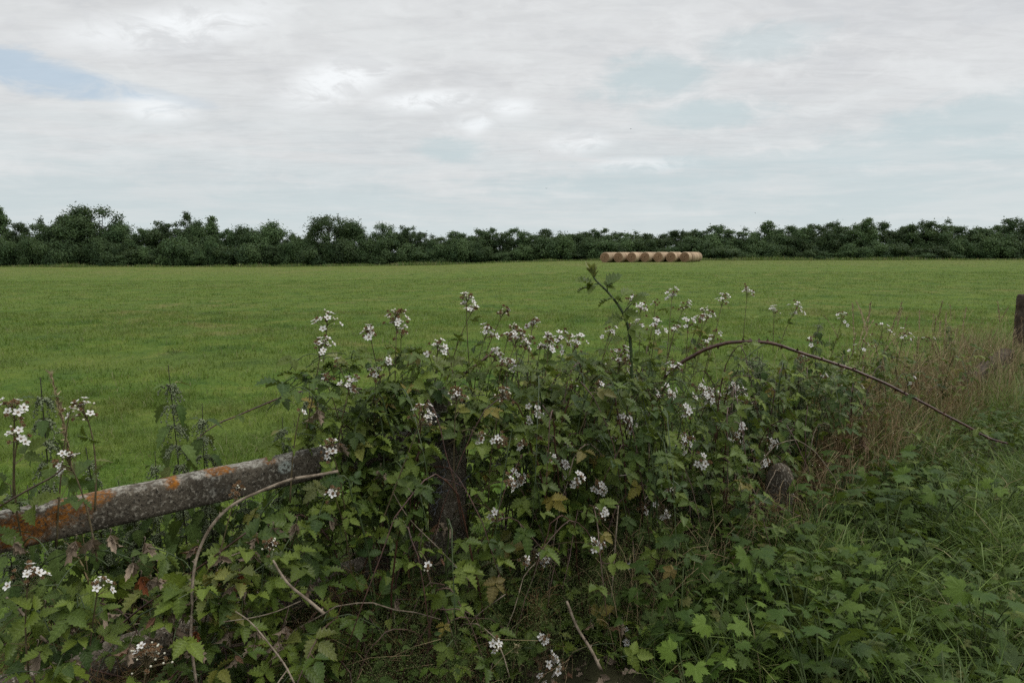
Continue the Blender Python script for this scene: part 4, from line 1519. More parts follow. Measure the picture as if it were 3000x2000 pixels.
def young(P, ml, ms):
    for i, (a, b) in enumerate(YL):
        A, B_ = at(*a, 3.28 + U(-.03, .03)) - pts[0], at(*b, 3.28 + U(-.06, .06)) - pts[0]
        j = int(np.argmin(np.linalg.norm(P - A - np.array([0, 0, -.04]), axis=1)))
        tube(ms, bez(P[j], (P[j] + A) / 2 + ZUP * .008, A, 6), .0020, .0012, 4)
        L = float(np.linalg.norm(B_ - A)) * 1.25
        inst(ml, T_BRAMBLE[i % 3], [A], B_ - A, np.array([U(-.5, .5), -.75, 1.0]), L, U(.1, .6), 0.0, 0)
        for sg in (1, -1):
            sd_ = np.cross(unit(B_ - A), np.array([0, -.6, .8])) * sg
            if i % 3 == 0:
                inst(ml, T_BRAMBLE[(i + 1) % 3], [A], unit(B_ - A) * .5 + sd_ * .8, np.array([U(-.5, .5), -.75, 1.0]), L * .72, U(.1, .6), 0.0, 0)
    k_ = len(P) - 1
    for a in range(9):
        th = a / 9 * 2 * PI
        inst(ml, T_YOUNG, [P[k_ - a % 3 * 2]], np.array([math.cos(th) * .6 - .1, math.sin(th) * .4, .85]), np.array([-math.cos(th), -math.sin(th) - .6, .6]), U(.05, .075), U(.7, 1), 0.0, 1)


t_ = thing('young_shoot', 'young dark green bramble shoot leaning over the hedge top, yellow leaf tuft at its tip', 'bramble shoot', pts[0])
ms, ml = MB(), MB()
P = pts - pts[0]
tube(ms, P, .0098, .0042, 6, wob=.05)
young(P, ml, ms)
ms.build('stem', M_CANE_GREEN, t_)
ml.build('foliage', [M_BRAMBLE, M_YOUNG], t_)

cane('bramble_cane', traced([(1060, 1140), (990, 1130), (930, 1138), (850, 1155), (760, 1190), (690, 1220), (640, 1240), (590, 1275), (545, 1330)], 3.0, 2.6, 44), .0046, .0024,
     'thin dark cane reaching out of the mound across the grass above the rail', None, M_CANE_RED, (.1, .8, .13, .028, .03))
cane('dry_cane', traced([(990, 1380), (925, 1392), (850, 1405), (760, 1440), (680, 1480), (620, 1540), (580, 1620), (565, 1700), (562, 1800), (560, 1880), (575, 2000)], 2.1, 1.75, 60), .0048, .0042,
     'thick pale dry cane bending down in front of the lichen-spotted rail', None, M_DRYCANE, None, cat='dry cane')
cane('dry_twig', traced([(800, 1640), (820, 1675), (850, 1715), (900, 1755), (950, 1797)], 1.85, 1.75, 16), .0028, .0048, 'stout pale broken twig slanting down to a blunt end', None, M_DRYCANE, None, False, 'twig')
cane('dry_twig', traced([(655, 1820), (740, 1808), (810, 1790), (880, 1760)], 1.8, 1.8, 14), .0013, .0018, 'thin white twig lying almost level below the broken twig', None, M_DRYCANE, None, False, 'twig')
cane('dry_twig', traced([(690, 1790), (730, 1818), (770, 1862), (830, 1940), (862, 2000)], 1.8, 1.7, 18), .0016, .0026, 'thin grey twig running down from the level white twig to the frame edge', None, M_DRYCANE, None, False, 'twig')
cane('dry_twig', traced([(15, 1745), (70, 1800), (105, 1850), (185, 1925), (230, 1990)], 1.75, 1.65, 18), .0030, .0038, 'grey dead twig slanting across the lower left corner growth', None, M_DRYCANE, None, False, 'twig')
cane('bramble_cane', traced([(270, 1905), (310, 1870), (400, 1790), (500, 1720), (640, 1620), (720, 1560)], 1.95, 2.0, 24), .0036, .0026, 'straight reddish bare cane crossing behind the thick dry cane', None, M_CANE_RED, None)
cane('bramble_cane', traced([(-30, 1500), (20, 1470), (90, 1430), (155, 1395), (185, 1370)], 1.75, 1.7, 16), .0030, .0020, 'bare brown cane rising over the rail at the left frame edge', None, M_CANE, None)
cane('dry_cane', traced([(1240, 1170), (1300, 1138), (1345, 1105), (1420, 1050), (1450, 1020)], 3.15, 3.3, 20), .0095, .0060, 'short thick dark dead stem just above the hidden post top', None, M_CANE, None, cat='dry cane')
cane('dry_cane', traced([(1660, 1760), (1690, 1835), (1730, 1900), (1760, 1960)], 2.35, 2.25, 16), .0048, .0060, 'thick pale dead stalk leaning in the dark under the flowering mound', None, M_DRYCANE, None, False, 'dry cane')
cane('dry_cane', traced([(1775, 1900), (1790, 1760), (1802, 1600), (1812, 1480)], 2.6, 2.7, 18), .0034, .0026, 'upright tan dead stalk in the dark under the flowering mound', None, M_DRYCANE, None, False, 'dry cane')
cane('bramble_cane', traced([(2060, 1180), (2090, 1130), (2160, 1070), (2220, 1020), (2262, 1000)], 3.9, 4.0, 20), .0034, .0024, 'thin green-brown cane rising to meet the top of the long arching cane', None, M_CANE_GREEN, (.1, .9, .12, .045, .04))
for px, lab in (([(1150, 1440), (1200, 1520), (1290, 1610), (1375, 1700)], 'thin bare stem slanting down past the foot of the concrete post'),
                ([(1225, 1650), (1232, 1600), (1237, 1550)], 'short upright straw stem left of the foot of the concrete post'),
                ([(1240, 1850), (1330, 1880), (1400, 1800), (1480, 1740)], 'forked pale twig low in the fine weeds')):
    cane('dry_twig', traced(px, 2.4, 2.3, 16), .0017, .0022, lab, None, M_DRYCANE, None, False, 'twig')
for i in range(120):                                                   # bare dead canes in the tangle
    s, n = (U(-2.2, -.55), U(-.1, .62)) if i < 86 else (U(-.4, 2.4), U(.1, .7))
    B = fp(s, n, 0)
    d = FU * U(-.8, .8) + FN * U(-.3, .35)
    h = hprof(s) * U(.35, .85)
    pts = bez(B, B + d * .3 + ZUP * h * 1.5, B + d * U(.7, 1.2) + ZUP * h * U(.2, .9), 14) + np.cumsum(rng.normal(size=(14, 3)) * .008, axis=0)
    lab, gr = ('bare brown dead cane tangled below the lichen-spotted rail', 'bare dead canes below the rail') if i < 86 else ('bare brown dead cane among the stems right of the post', 'bare dead canes right of the post')
    cane('dead_cane', pts, .0036, .0018, lab, gr, [M_DRYCANE, M_CANE, M_CANE_RED][i % 3], None, cat='dead cane')


# ------------------------------------------------------------------ flowers of the bramble
def petal_flower():
    mb = MB()
    for k_ in range(5):
        a = k_ / 5 * 2 * PI + U(-.1, .1)
        ca, sa = math.cos(a), math.sin(a)
        V, nr, nc = [], 5, 5
        tl = U(-.08, .12)
        for i in range(nr):
            r = .12 + .88 * i / (nr - 1)
            wd = .31 * math.sin(min(1.0, r * .90 + .02) * PI * .84) ** 1.1
            for j in range(nc):
                v = j / (nc - 1) * 2 - 1
                rr = r - .10 * v * v * r
                zz = .10 + .22 * r * r + tl * r + .07 * v * v - .04 * (i == nr - 1) * abs(v)
                V.append((ca * rr - sa * v * wd, sa * rr + ca * v * wd, zz))
        F = []
        for i in range(nr - 1):
            for j in range(nc - 1):
                a_ = i * nc + j
                F += [(a_, a_ + nc, a_ + nc + 1), (a_, a_ + nc + 1, a_ + 1)]
        mb.add(V, F, 0)
    tuft(mb, 26, .14, .36, .30, 1, up=.75)
    sepals(mb, 2, .45)
    return mb


def tuft(mb, n, r0, r1, z0, m, up=.6, w_=.035):
    for k_ in range(n):
        d = unit(rng.normal(size=3) * np.array([1, 1, .5]) + np.array([0, 0, up]))
        p0, p1 = np.array([0, 0, z0 * .4]) + d * r0 * .3, np.array([0, 0, z0 * .4]) + d * r1 * U(.8, 1.1)
        sd_ = unit(np.cross(d, rng.normal(size=3))) * w_
        mb.add([p0 - sd_, p0 + sd_, p1 + sd_ * 1.3, p1 - sd_ * 1.3], [(0, 1, 2), (0, 2, 3)], m)
    octa(mb, (0, 0, z0 * .5), r0, m)


def octa(mb, c, r, m=0, col=None, sub=True):
    V, F = [], []
    nu, nv = (6, 3) if sub else (3, 2)
    V.append((0, 0, 1))
    for i in range(1, nv + 1):
        ph = i / (nv + 1) * PI
        for j in range(nu):
            th = j / nu * 2 * PI
            V.append((math.sin(ph) * math.cos(th), math.sin(ph) * math.sin(th), math.cos(ph)))
    V.append((0, 0, -1))
    for j in range(nu):
        F.append((0, 1 + j, 1 + (j + 1) % nu))
        F.append((len(V) - 1, 1 + (nv - 1) * nu + (j + 1) % nu, 1 + (nv - 1) * nu + j))
    for i in range(nv - 1):
        for j in range(nu):
            a, b = 1 + i * nu + j, 1 + i * nu + (j + 1) % nu
            F += [(a, a + nu, b + nu), (a, b + nu, b)]
    mb.add(np.array(V) * r + np.array(c), F, m, col)


def sepals(mb, m, L, down=.25):
    for k_ in range(5):
        a = k_ / 5 * 2 * PI + .6
        d = np.array([math.cos(a), math.sin(a), -down])
        sd_ = np.array([-math.sin(a), math.cos(a), 0]) * .10
        mb.add([(0, 0, .02), d * L * .5 + sd_, d * L, d * L * .5 - sd_], [(0, 1, 2), (0, 2, 3)], m)


FLOWERS, SPENTS, BUDS = [], [], []
for k_ in range(5):
    me = petal_flower().build('flower', [M_PETAL, M_STAMEN, M_SEPAL])
    FLOWERS.append(me.data)
    bpy.data.objects.remove(me)
for k_ in range(3):
    mb = MB()
    tuft(mb, 46, .26, .58, .3, 0, up=.5, w_=.05)
    sepals(mb, 1, .7, .1)
    me = mb.build('spent_flower', [M_SPENT, M_SEPAL])
    SPENTS.append(me.data)
    bpy.data.objects.remove(me)
for k_ in range(2):
    mb = MB()
    octa(mb, (0, 0, .25), .36, 0)
    sepals(mb, 1, .42, -.7)
    me = mb.build('bud', [M_BUD, M_SEPAL])
    BUDS.append(me.data)
    bpy.data.objects.remove(me)


def put_part(name, me, parent, loc, d, s):
    o = link(name, me, parent)
    o.location = tuple(loc)
    o.rotation_euler = Vector(d).to_track_quat('Z', 'Y').to_euler()
    o.rotation_euler.rotate_axis('Z', U(0, 6.28))
    o.scale = (s, s, s)
    return o


def spray(x, y, size, label, group, fl=None, brown=.5, n0=None, stem=None, white=1.0):
    px, py = x * K, y * K
    kwn = n0 is not None
    n0 = U(-.12, .22) if n0 is None else n0
    Hd = bush(px, py, n0)
    if Hd[2] < 1.10 and n0 < .24:
        Hd = bush(px, py, n0 + .27)
    dist = float(np.linalg.norm(Hd - EYE))
    rad = size * K / 2000 * dist * 1.38
    z = Hd[2]
    high = z > hprof(sn(Hd)[0]) - .08
    if stem is None:
        stem = U(.30, .48) if high else U(.16, .3)
    if high:
        B = Hd - ZUP * stem + FU * U(-.13, .13) * (stem / .4) - FN * U(-.03, .15)
        mid = (B + Hd) / 2 + FU * U(-.04, .04) + ZUP * .05
    else:
        B = Hd - ZUP * U(.02, .14) - FN * stem + FU * U(-.14, .14)
        mid = (B + Hd) / 2 + ZUP * U(.03, .10)
    t = thing('bramble_flower_spray', label, 'bramble flowers', B, group=group)
    pts = bez(B, mid, Hd, 16) - B
    ms, ml = MB(), MB()
    tube(ms, pts, .0030, .0015, 5, wob=.05)
    leaves_along(pts, .05 if not high else .08, .80, .060, .064, .038, ml, ms, n_leaf=3, outw=.4, base=B)
    ax_ = unit(pts[-1] - pts[-4])
    fs = float(np.clip(dist / 2.9, .72, 1.08))
    nf = max(1, int(round((fl if fl is not None else size / 22 * 9) * white * 1.15)))
    nbud = max(1, int(round(size / 22 * 26 * brown)))
    npart = nf + nbud
    order = rng.permutation(npart)
    for i in range(npart):
        t_ = (i + .5) / npart
        q_ = pts[-1] - ax_ * rad * 1.05 * (1 - t_)
        d = unit(np.cross(ax_, unit(rng.normal(size=3))) * (1.0 - .45 * t_) + ax_ * (.45 + .5 * t_) + (FN * .25 if not high else 0) + rng.normal(size=3) * .15)
        tip = q_ + d * rad * U(.5, 1.15) * (1.2 - .45 * t_)
        tube(ms, bez(q_, q_ + d * rad * .4 + ax_ * rad * .12, tip, 5), .0011, .0008, 3)
        face = unit(d + ZUP * .35 + FN * .15)
        if order[i] < nf:
            put_part('flower', FLOWERS[int(U(0, 5))], t, tip, face, U(.0125, .0178) * fs)
        elif U() < .66:
            put_part('spent_flower', SPENTS[int(U(0, 3))], t, tip, face, U(.0120, .0165) * fs)
        else:
            put_part('bud', BUDS[int(U(0, 2))], t, tip, face, U(.009, .0125) * fs)
    ms.build('stem', M_SHOOT, t)
    if ml.k:
        ml.build('foliage', M_BRAMBLE, t)
    return t


for i in range(16):
    bx = ((1150, 1500, 900, 1110, GM), (1300, 1620, 930, 1180, GM), (1600, 1800, 900, 1070, GR), (1180, 1460, 1180, 1420, GM))[i % 4]
    SPR.append((U(bx[0], bx[1]), U(bx[2], bx[3]), U(12, 18), bx[4], None, dict(fl=int(U(3, 6)), brown=U(.4, 1.0))))
for i in range(30):
    bx = ((1130, 1340, 735, 860, GT), (1430, 1670, 690, 800, GU), (1520, 1745, 880, 965, GR), (1160, 1560, 860, 1030, GM), (1740, 2140, 770, 900, GR))[i % 5]
    SPR.append((U(bx[0], bx[1]), U(bx[2], bx[3]), U(7, 13), bx[4], None, dict(fl=int(U(1, 4)), brown=U(.4, 1.2))))
for x, y, sz, lab, _, kw in SPR:
    if isinstance(lab, tuple):
        spray(x, y, sz, lab[0], lab[1], **kw)
    else:
        spray(x, y, sz, lab, None, **kw)

# leafy shoots filling the front of the hedge
FR = [
    ([(880, 1180, 2000), (1700, 1180, 2000)], 0, ''),
]
shoots = []
for i in range(74):
    shoots.append((U(960, 1760), U(1080, 1990), 'leafy bramble shoot on the shaded front of the mound beside the post', 'leafy shoots on the front of the mound'))
for i in range(26):
    shoots.append((U(20, 960), U(1560, 1995), 'leafy bramble shoot in the tangle below the lichen-spotted rail', 'leafy shoots below the rail'))
for i in range(18):
    shoots.append((U(1760, 2250), U(1150, 1620), 'leafy bramble shoot at the foot of the nettle stand', 'leafy shoots before the nettles'))
for i in range(64):
    shoots.append((U(920, 1950), U(1030, 1230), 'leafy bramble shoot in the sunlit top of the mound above the fence', 'leafy shoots in the top of the mound'))
for i in range(30):
    shoots.append((U(950, 1255), U(1200, 1530), 'leafy bramble shoot hanging dark on the near side of the post', 'leafy shoots left of the post'))
for i in range(22):
    shoots.append((U(1380, 2020), U(1800, 2030), 'leafy bramble shoot at the very foot of the hedge in front', 'leafy shoots at the hedge foot'))
for i in range(16):
    shoots.append((U(1180, 1440), U(1150, 1275), 'leafy bramble shoot spread over the hidden top of the concrete post', 'leafy shoots over the post top'))
for i in range(26):
    shoots.append((U(420, 1230), U(1600, 1860), 'leafy bramble shoot veiling the sunken lower rail', 'leafy shoots over the lower rail'))
shoots += [(110, 1500, 'bramble shoot whose big leaves lie over the near end of the rail', None), (90, 1560, 'bramble leaf drooping across the orange lichen at the near end of the rail', None)]
for px, py, lab, gr in shoots:
    if 1265 < px < 1390 and 1290 < py < 1580:
        px += 150
    Hd = bush(px, py, .12 if px > 940 else .30, .5)
    if gr is None:
        Hd = plane(px, py, .17)
    B = Hd - FN * U(.12, .3) - ZUP * U(-.02, .2) + FU * U(-.2, .2)
    if gr is None:
        B = Hd + FU * -.30 + FN * .05 + ZUP * .02
    pts = bez(B, (B + Hd) / 2 + ZUP * .08, Hd, 10)
    if B[2] < .06 or Hd[2] < .12:
        Hd = Hd + ZUP * U(.10, .22)
        B[2] = max(B[2], 0.0)
        pts = bez(B, (B + Hd) / 2 + ZUP * .08, Hd, 10)
    sz_ = U(.050, .080)
    cane('bramble_shoot', pts, .0022, .0012, lab, gr, M_CANE_GREEN, (.2, 1.0, .050, sz_, sz_ * .8), thorn=False, cat='bramble shoot', lm=M_YOUNG if U() < .13 else None)

# withered leaves
for i, (px, py, w_, lab) in enumerate((
        (335, 1615, 60, 'grey-brown curled leaf hanging below the middle of the rail'), (402, 1690, 50, 'curled dead leaf hanging between the rail and the lower left spray'),
        (425, 1735, 55, 'narrow withered leaf hanging low beside another curled leaf'), (815, 1585, 55, 'shrivelled pale leaf pair under the far end of the rail'),
        (885, 1570, 55, 'crumpled beige leaf right of the shrivelled pair under the rail'), (945, 1235, 60, 'brown folded leaf standing up at the left end of the mound'),
        (985, 1545, 45, 'beige curled leaf below the mound left of the post'), (520, 1895, 75, 'large grey curled leaf at the bottom left by the creamy buds'),
        (120, 1950, 60, 'pale curled leaf at the bottom left corner'), (590, 1890, 45, 'reddish dead leaf in the bottom left tangle'), (715, 1715, 40, 'orange-brown dead leaf under the rail near the broken twig'),
        (1130, 1400, 45, 'beige scrap of dead leaf on the dark ivy-like leaves beside the post'), (1175, 1790, 40, 'pale dead leaf in the fine weeds left of the bottom sprays'),
        (2540, 1310, 55, 'pair of yellow-brown leaves low under the arching cane'), (1010, 1330, 50, 'brown dry leaf tangle above the far end of the rail'))):
    Hd = bush(px, py, .15 if px > 940 else .28, .5)
    d_ = float(np.linalg.norm(Hd - EYE))
    L = w_ * .85 / 2000 * d_
    B = Hd + ZUP * L * .9 - FN * .04
    t = thing('withered_leaf', lab, 'withered leaf', B)
    ms, ml = MB(), MB()
    tube(ms, bez((0, 0, 0), (0.01, 0, .01), (0, 0, -L * .3), 5), .0014, .001, 4)
    n = 3
    D = np.stack([FU * U(-.5, .5, 1) + FN * U(-.2, .4, 1) - ZUP for _ in range(n)])
    red = 1.0 if 'red' in lab or 'orange' in lab else (.25 if 'yellow' in lab else 0.0)
    for q_ in range(n):
        inst(ml, T_WITHER[q_ % 2], [(0, 0, -L * .3)], D[q_], unit(FN + rng.normal(size=3) * .5), L * U(.8, 1.1), U(.2, 1), red)
    ms.build('stalk', M_DRYCANE, t)
    ml.build('leaf', M_WITHER, t)


for i in range(46):
    left = i < 32
    px, py = (U(30, 930), U(1600, 1990)) if left else (U(1250, 2150), U(1450, 1960))
    Hd = bush(px, py, .26 if left else .15, .5)
    Hd = Hd + ZUP * (.12 if Hd[2] < .12 else 0)
    L = U(.030, .055)
    t = thing('withered_leaf', 'small curled dead leaf caught in the brown stems below the rail' if left else 'small curled dead leaf caught among the dry stems under the mound', 'withered leaf', Hd + ZUP * L * .9 - FN * .03,
              group='small dead leaves below the rail' if left else 'small dead leaves under the mound')
    ms, ml = MB(), MB()
    tube(ms, bez((0, 0, 0), (0.01, 0, .01), (0, 0, -L * .3), 5), .0012, .001, 4)
    for q_ in range(3):
        inst(ml, T_WITHER[q_ % 2], [(0, 0, -L * .3)], FU * U(-.9, .9) + FN * U(-.2, .5) - ZUP * U(.4, 1), unit(FN + rng.normal(size=3) * .6), L * U(.8, 1.2), U(0, 1), .6 if U() < .12 else 0)
    ms.build('stalk', M_DRYCANE, t)
    ml.build('leaf', M_WITHER, t)


# ------------------------------------------------------------------ nettles
def make_nettle(H, seed):
    t = thing('nettle', '-', 'nettle')
    ms, ml, mc = MB(), MB(), MB()
    bend = U(-.06, .06, 2)
    c = bez((0, 0, 0), (bend[0], bend[1], H * .5), (bend[0] * 1.6 + U(-.03, .03), bend[1] * 1.6, H), 22)
    tube(ms, c, .0042, .0016, 4, wob=.05)
    nn = int(H / .068)
    for i in range(2, nn):
        u = i / nn
        p = np.array([np.interp(u, np.linspace(0, 1, 22), c[:, k_]) for k_ in range(3)])
        a0 = (i % 2) * PI / 2 + U(-.25, .25)
        L = np.interp(u, [0, .25, .6, .88, 1], [.075, .105, .100, .075, .032])
        for sgn in (0, PI):
            if u < .30 and U() < .4:
                continue
            a = a0 + sgn
            d = np.array([math.cos(a), math.sin(a), 0])
            pe = p + d * L * .35 + ZUP * L * .12
            tube(ms, [p, pe], .0012, .0009, 3)
            dd = d + ZUP * (U(-1.5, -.5) if u < .9 else U(-.1, .5))
            inst(ml, T_NETTLE[i % 2], [pe], dd, d * .9 + ZUP * .8, L * U(.85, 1.15), U(0, 1), (U() < .08) * U(.3, .8), 0)
        if u > .5 and u < .97:
            for q_ in range(11):
                a = a0 + U(0, 2 * PI)
                d = np.array([math.cos(a), math.sin(a), 0])
                L2 = U(.018, .045) * (1.15 - abs(u - .75))
                cc = bez(p, p + d * L2 * .7 + ZUP * .008, p + d * L2 - ZUP * U(.015, .060), 9)
                tube(mc, cc, .0008, .0006, 3, c=(.2, 0, .5, 0))
                for pp in cc[2:]:
                    for _ in range(2):
                        octa(mc, pp + rng.normal(size=3) * .003, U(.0024, .0046), 0, (U(.3, 1), 0, .5, 0), sub=False)
    ms.build('stem', M_NSTEM, t)
    ml.build('foliage', M_NETTLE, t)
    mc.build('flower_tassel', M_CATKIN, t)
    note_kids(t)
    return t


nproto = [make_nettle(h, i) for i, h in enumerate((1.2, 1.15, 1.05, 1.1, 0.95, 1.25))]
nused = [False] * 6
NT_L = [
    (140, 1105, -.20, 'stinging nettle nearest the left frame edge, standing behind the rail'), (530, 1055, -.28, 'tall dark-stemmed stinging nettle alone behind the middle of the rail'),
    (592, 1175, -.30, 'shorter nettle just right of the tall one behind the rail'), (752, 1228, -.35, 'small nettle behind the far half of the rail'), (892, 1120, -.25, 'nettle half hidden at the left end of the bramble mound'),
    (845, 1230, -.3, 'low nettle between the small one and the mound'), (335, 1290, -.35, 'low nettle behind the rail, left of the tall one'), (440, 1330, -.4, 'very low nettle behind the rail next to the tall one'),
    (1900, 1085, .18, 'greyish nettle spike rising through the brambles below the young shoot'), (1652, 1245, .42, 'pale nettle top in front of the mound right of the post'),
    (2385, 932, -.05, 'dark dense nettle spike above the arching cane beside white flowers'), (2805, 950, -.3, 'dark seeding nettle top standing near the far post'),
    (2160, 1065, .05, 'nettle under the highest bend of the arching cane'), (2300, 1035, .0, 'nettle with a black stem just under the arching cane'),
]
GN = ('stinging nettle in the dense stand under the arching cane', 'nettle stand under the arching cane')
for i in range(62):
    NT_L.append((U(2080, 2640), U(1015, 1220), U(-.25, .45), GN))
for i in range(20):
    NT_L.append((U(30, 900), U(1370, 1500) - 0.0, U(-.7, -.25), ('low dark nettle in the row along the field side of the rail', 'low nettles along the rail')))
for i in range(10):
    NT_L.append((U(1950, 2500), U(1330, 1480), U(.35, .6), ('low leafy nettle at the foot of the stand below the arching cane', 'low nettles before the stand')))
for i, (px, py, n, lab) in enumerate(NT_L):
    p = plane(px, py, n)
    if p[2] < .25:
        continue
    k_ = int(U(0, 6))
    k_ = next((j for j in range(6) if not nused[j]), k_)
    sc = p[2] / (1.2, 1.15, 1.05, 1.1, .95, 1.25)[k_]
    gr = None
    if isinstance(lab, tuple):
        lab, gr = lab
    loc, rz = (p[0], p[1], 0.0), U(0, 6.28)
    if not nused[k_]:
        nused[k_] = True
        o = nproto[k_]
        o.location, o.rotation_euler, o.scale = loc, (0, 0, rz), (1.0, 1.0, sc)
        o['label'] = lab
        if gr:
            o['group'] = gr
    else:
        copy_thing(nproto[k_], loc, rz, lab, gr, (1.0, 1.0, sc), (U(-.06, .06), U(-.06, .06)))
for j in range(6):
    if not nused[j]:
        for c in list(nproto[j].children):
            bpy.data.objects.remove(c)
        bpy.data.objects.remove(nproto[j])


# ------------------------------------------------------------------ lobed-leaf plants on the verge
def make_hog(H, nl, seed, big=1.0):
    t = thing('hogweed', '-', 'hogweed')
    ms, ml = MB(), MB()
    for i in range(nl):
        a = i * 2.4 + U(-.4, .4)
        d = np.array([math.cos(a), math.sin(a), 0])
        h, r = H * U(.5, 1.0), U(.03, .15)
        tip = d * r + ZUP * h
        tube(ms, bez((0, 0, 0), d * r * .3 + ZUP * h * .8, tip, 8), .0035, .0022, 4)
        inst(ml, T_LOBED[int(U(0, 4))], [tip], d + ZUP * U(-.5, .1), ZUP + d * U(-.2, .6) + FN * .25 + rng.normal(size=3) * .38, U(.026, .060) * big, U(0, 1), (U() < .06) * U(.3, .8), 0)
    ms.build('stalk', M_PETIOLE, t)
    ml.build('foliage', M_HOG, t)
    note_kids(t)
    return t


hproto = [make_hog(h, n, i, b) for i, (h, n, b) in enumerate(((.26, 8, 1.0), (.32, 9, 1.05), (.22, 7, .9), (.36, 8, 1.1), (.20, 9, .8)))]
hu = [False] * 5
spots = [(2190, 1770, 'large-leaved hogweed at the edge of the dark hedge foot, its leaves spread to the left', None, 3, 1.25), (2330, 1900, 'hogweed with three broad pale leaves just below the large-leaved one', None, 1, 1.1)]
while len(spots) < 175:
    q_ = fp(U(.1, 5.2), U(.72, 2.0))
    d_ = q_ - EYE
    x_ = 1500 + 2000 * d_[0] / (d_ @ T_FOR)
    y_ = 1000 - 2000 * (d_ @ T_UPV) / (d_ @ T_FOR)
    if not (1950 < x_ < 3050 and 1480 < y_ < 2250) or y_ < 1480 + max(0, 2450 - x_) * .55:
        continue
    if x_ > 2600 + max(0, 1800 - y_) * .8 and U() < .82:
        continue
    spots.append((x_, y_, 'green lobed-leaf hogweed in the low bank of leaves on the verge', 'hogweed on the verge', int(U(0, 5)), U(.75, 1.25)))
for px, py, lab, gr, k_, sc in spots:
    g_ = on_z(px, py, 0.0) if gr else on_z(px, py, .16)
    if not hu[k_]:
        hu[k_] = True
        o = hproto[k_]
        o.location, o.scale = (g_[0], g_[1], 0), (sc,) * 3
        o['label'] = lab
        if gr:
            o['group'] = gr
    else:
        copy_thing(hproto[k_], (g_[0], g_[1], 0), U(0, 6.28), lab, gr, sc)
for j in range(5):
    if not hu[j]:
        for c in list(hproto[j].children):
            bpy.data.objects.remove(c)
        bpy.data.objects.remove(hproto[j])

# ------------------------------------------------------------------ long grass, dry stems and fine weeds (stuff)
mb = MB()


def verge(n, s0, s1, n0, n1, h0, h1, w_, lean, age=0.0, droop=.6, seg=3, clump=2.0, thr=.30):
    S, NN_ = U(s0, s1, n), U(n0, n1, n)
    X = FO[0] + FU[0] * S + FN[0] * NN_
    Y = FO[1] + FU[1] * S + FN[1] * NN_
    c = vnoise(X * clump, Y * clump, 21) * .6 + vnoise(X * 5, Y * 5, 22) * .4
    k_ = (U(0, 1, n) < np.clip((c - thr) * 2.6, .05, 1)) & (np.hypot(X, Y) > 1.2)
    X, Y, c = X[k_], Y[k_], c[k_]
    m = len(X)
    ag = np.where(U(0, 1, m) < age, U(.5, 1, m), U(0, .15, m))
    blades(mb, X, Y, hfull(X, Y), U(h0, h1, m) * (.6 + .8 * c), np.full(m, w_) * U(.6, 1.3, m), U(lean[0], lean[1], m), U(0, 1, m), ag, seg, droop)


verge(19000, .6, 4.5, .9, 2.0, .14, .40, .0034, (.3, 1.2), .05)
verge(3200, .5, 5.0, .8, 2.0, .30, .55, .0042, (.4, 1.2), .03)
verge(46000, 2.2, 12.0, .45, 2.6, .14, .42, .0034, (.3, 1.2), .08)
verge(2600, .2, 1.9, .7, 1.25, .10, .30, .0028, (.4, 1.1), .12, thr=.0)
verge(30000, .8, 6.0, 1.4, 3.2, .06, .20, .0026, (.4, 1.2), .28)
verge(5000, .4, 3.0, .9, 1.5, .15, .40, .0030, (.3, 1.0), .06)
verge(12000, -3.2, .5, -1.1, .3, .12, .42, .0028, (.3, 1.1), .10)
verge(24000, 3.4, 12.0, -.8, 1.0, .25, .68, .0034, (.2, .9), .5)
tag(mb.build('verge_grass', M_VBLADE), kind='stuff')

mb = MB()


def near_stub(B):
    s_, n_ = sn(B)
    s2, n2 = sn(np.array(st.location))
    return (abs(s_ - s2) < .09 and U() < .8 and n_ > n2 - .05) or (abs(s_) < .22 and n_ > .05 and U() < .6)


def stems(n, s0, s1, n0, n1, h0, h1, r, spread, col=(0, 1), zb=0.0):
    for _ in range(n):
        B = fp(U(s0, s1), U(n0, n1), zb)
        if near_stub(B):
            continue
        h = U(h0, h1)
        d = FU * U(-spread, spread) + FN * U(-spread * .5, spread * .7)
        tube(mb, bez(B, B + d * h * .3 + ZUP * h * .8, B + d * h * 1.0 + ZUP * h * U(.6, 1.0), 6) + rng.normal(size=(6, 3)) * .004, r, r * .5, 3, c=(U(*col), 0, .5, 0))


stems(1200, .2, 3.0, .1, .95, .15, .60, .0015, .5)
stems(240, -.6, .8, .1, .7, .12, .45, .0011, .7)
stems(800, -2.4, -.5, -.3, .55, .12, .50, .0015, 1.1)
stems(360, -.6, .9, .3, .85, .10, .40, .0012, .7)
stems(1100, 3.0, 10.0, -.6, .8, .35, .95, .0019, .45, (.35, 1))
stems(160, 1.8, 4.0, -.2, .6, .3, .8, .0015, .5, (.2, 1))
tag(mb.build('dry_grass', M_STRAW), kind='stuff')

mb = MB()


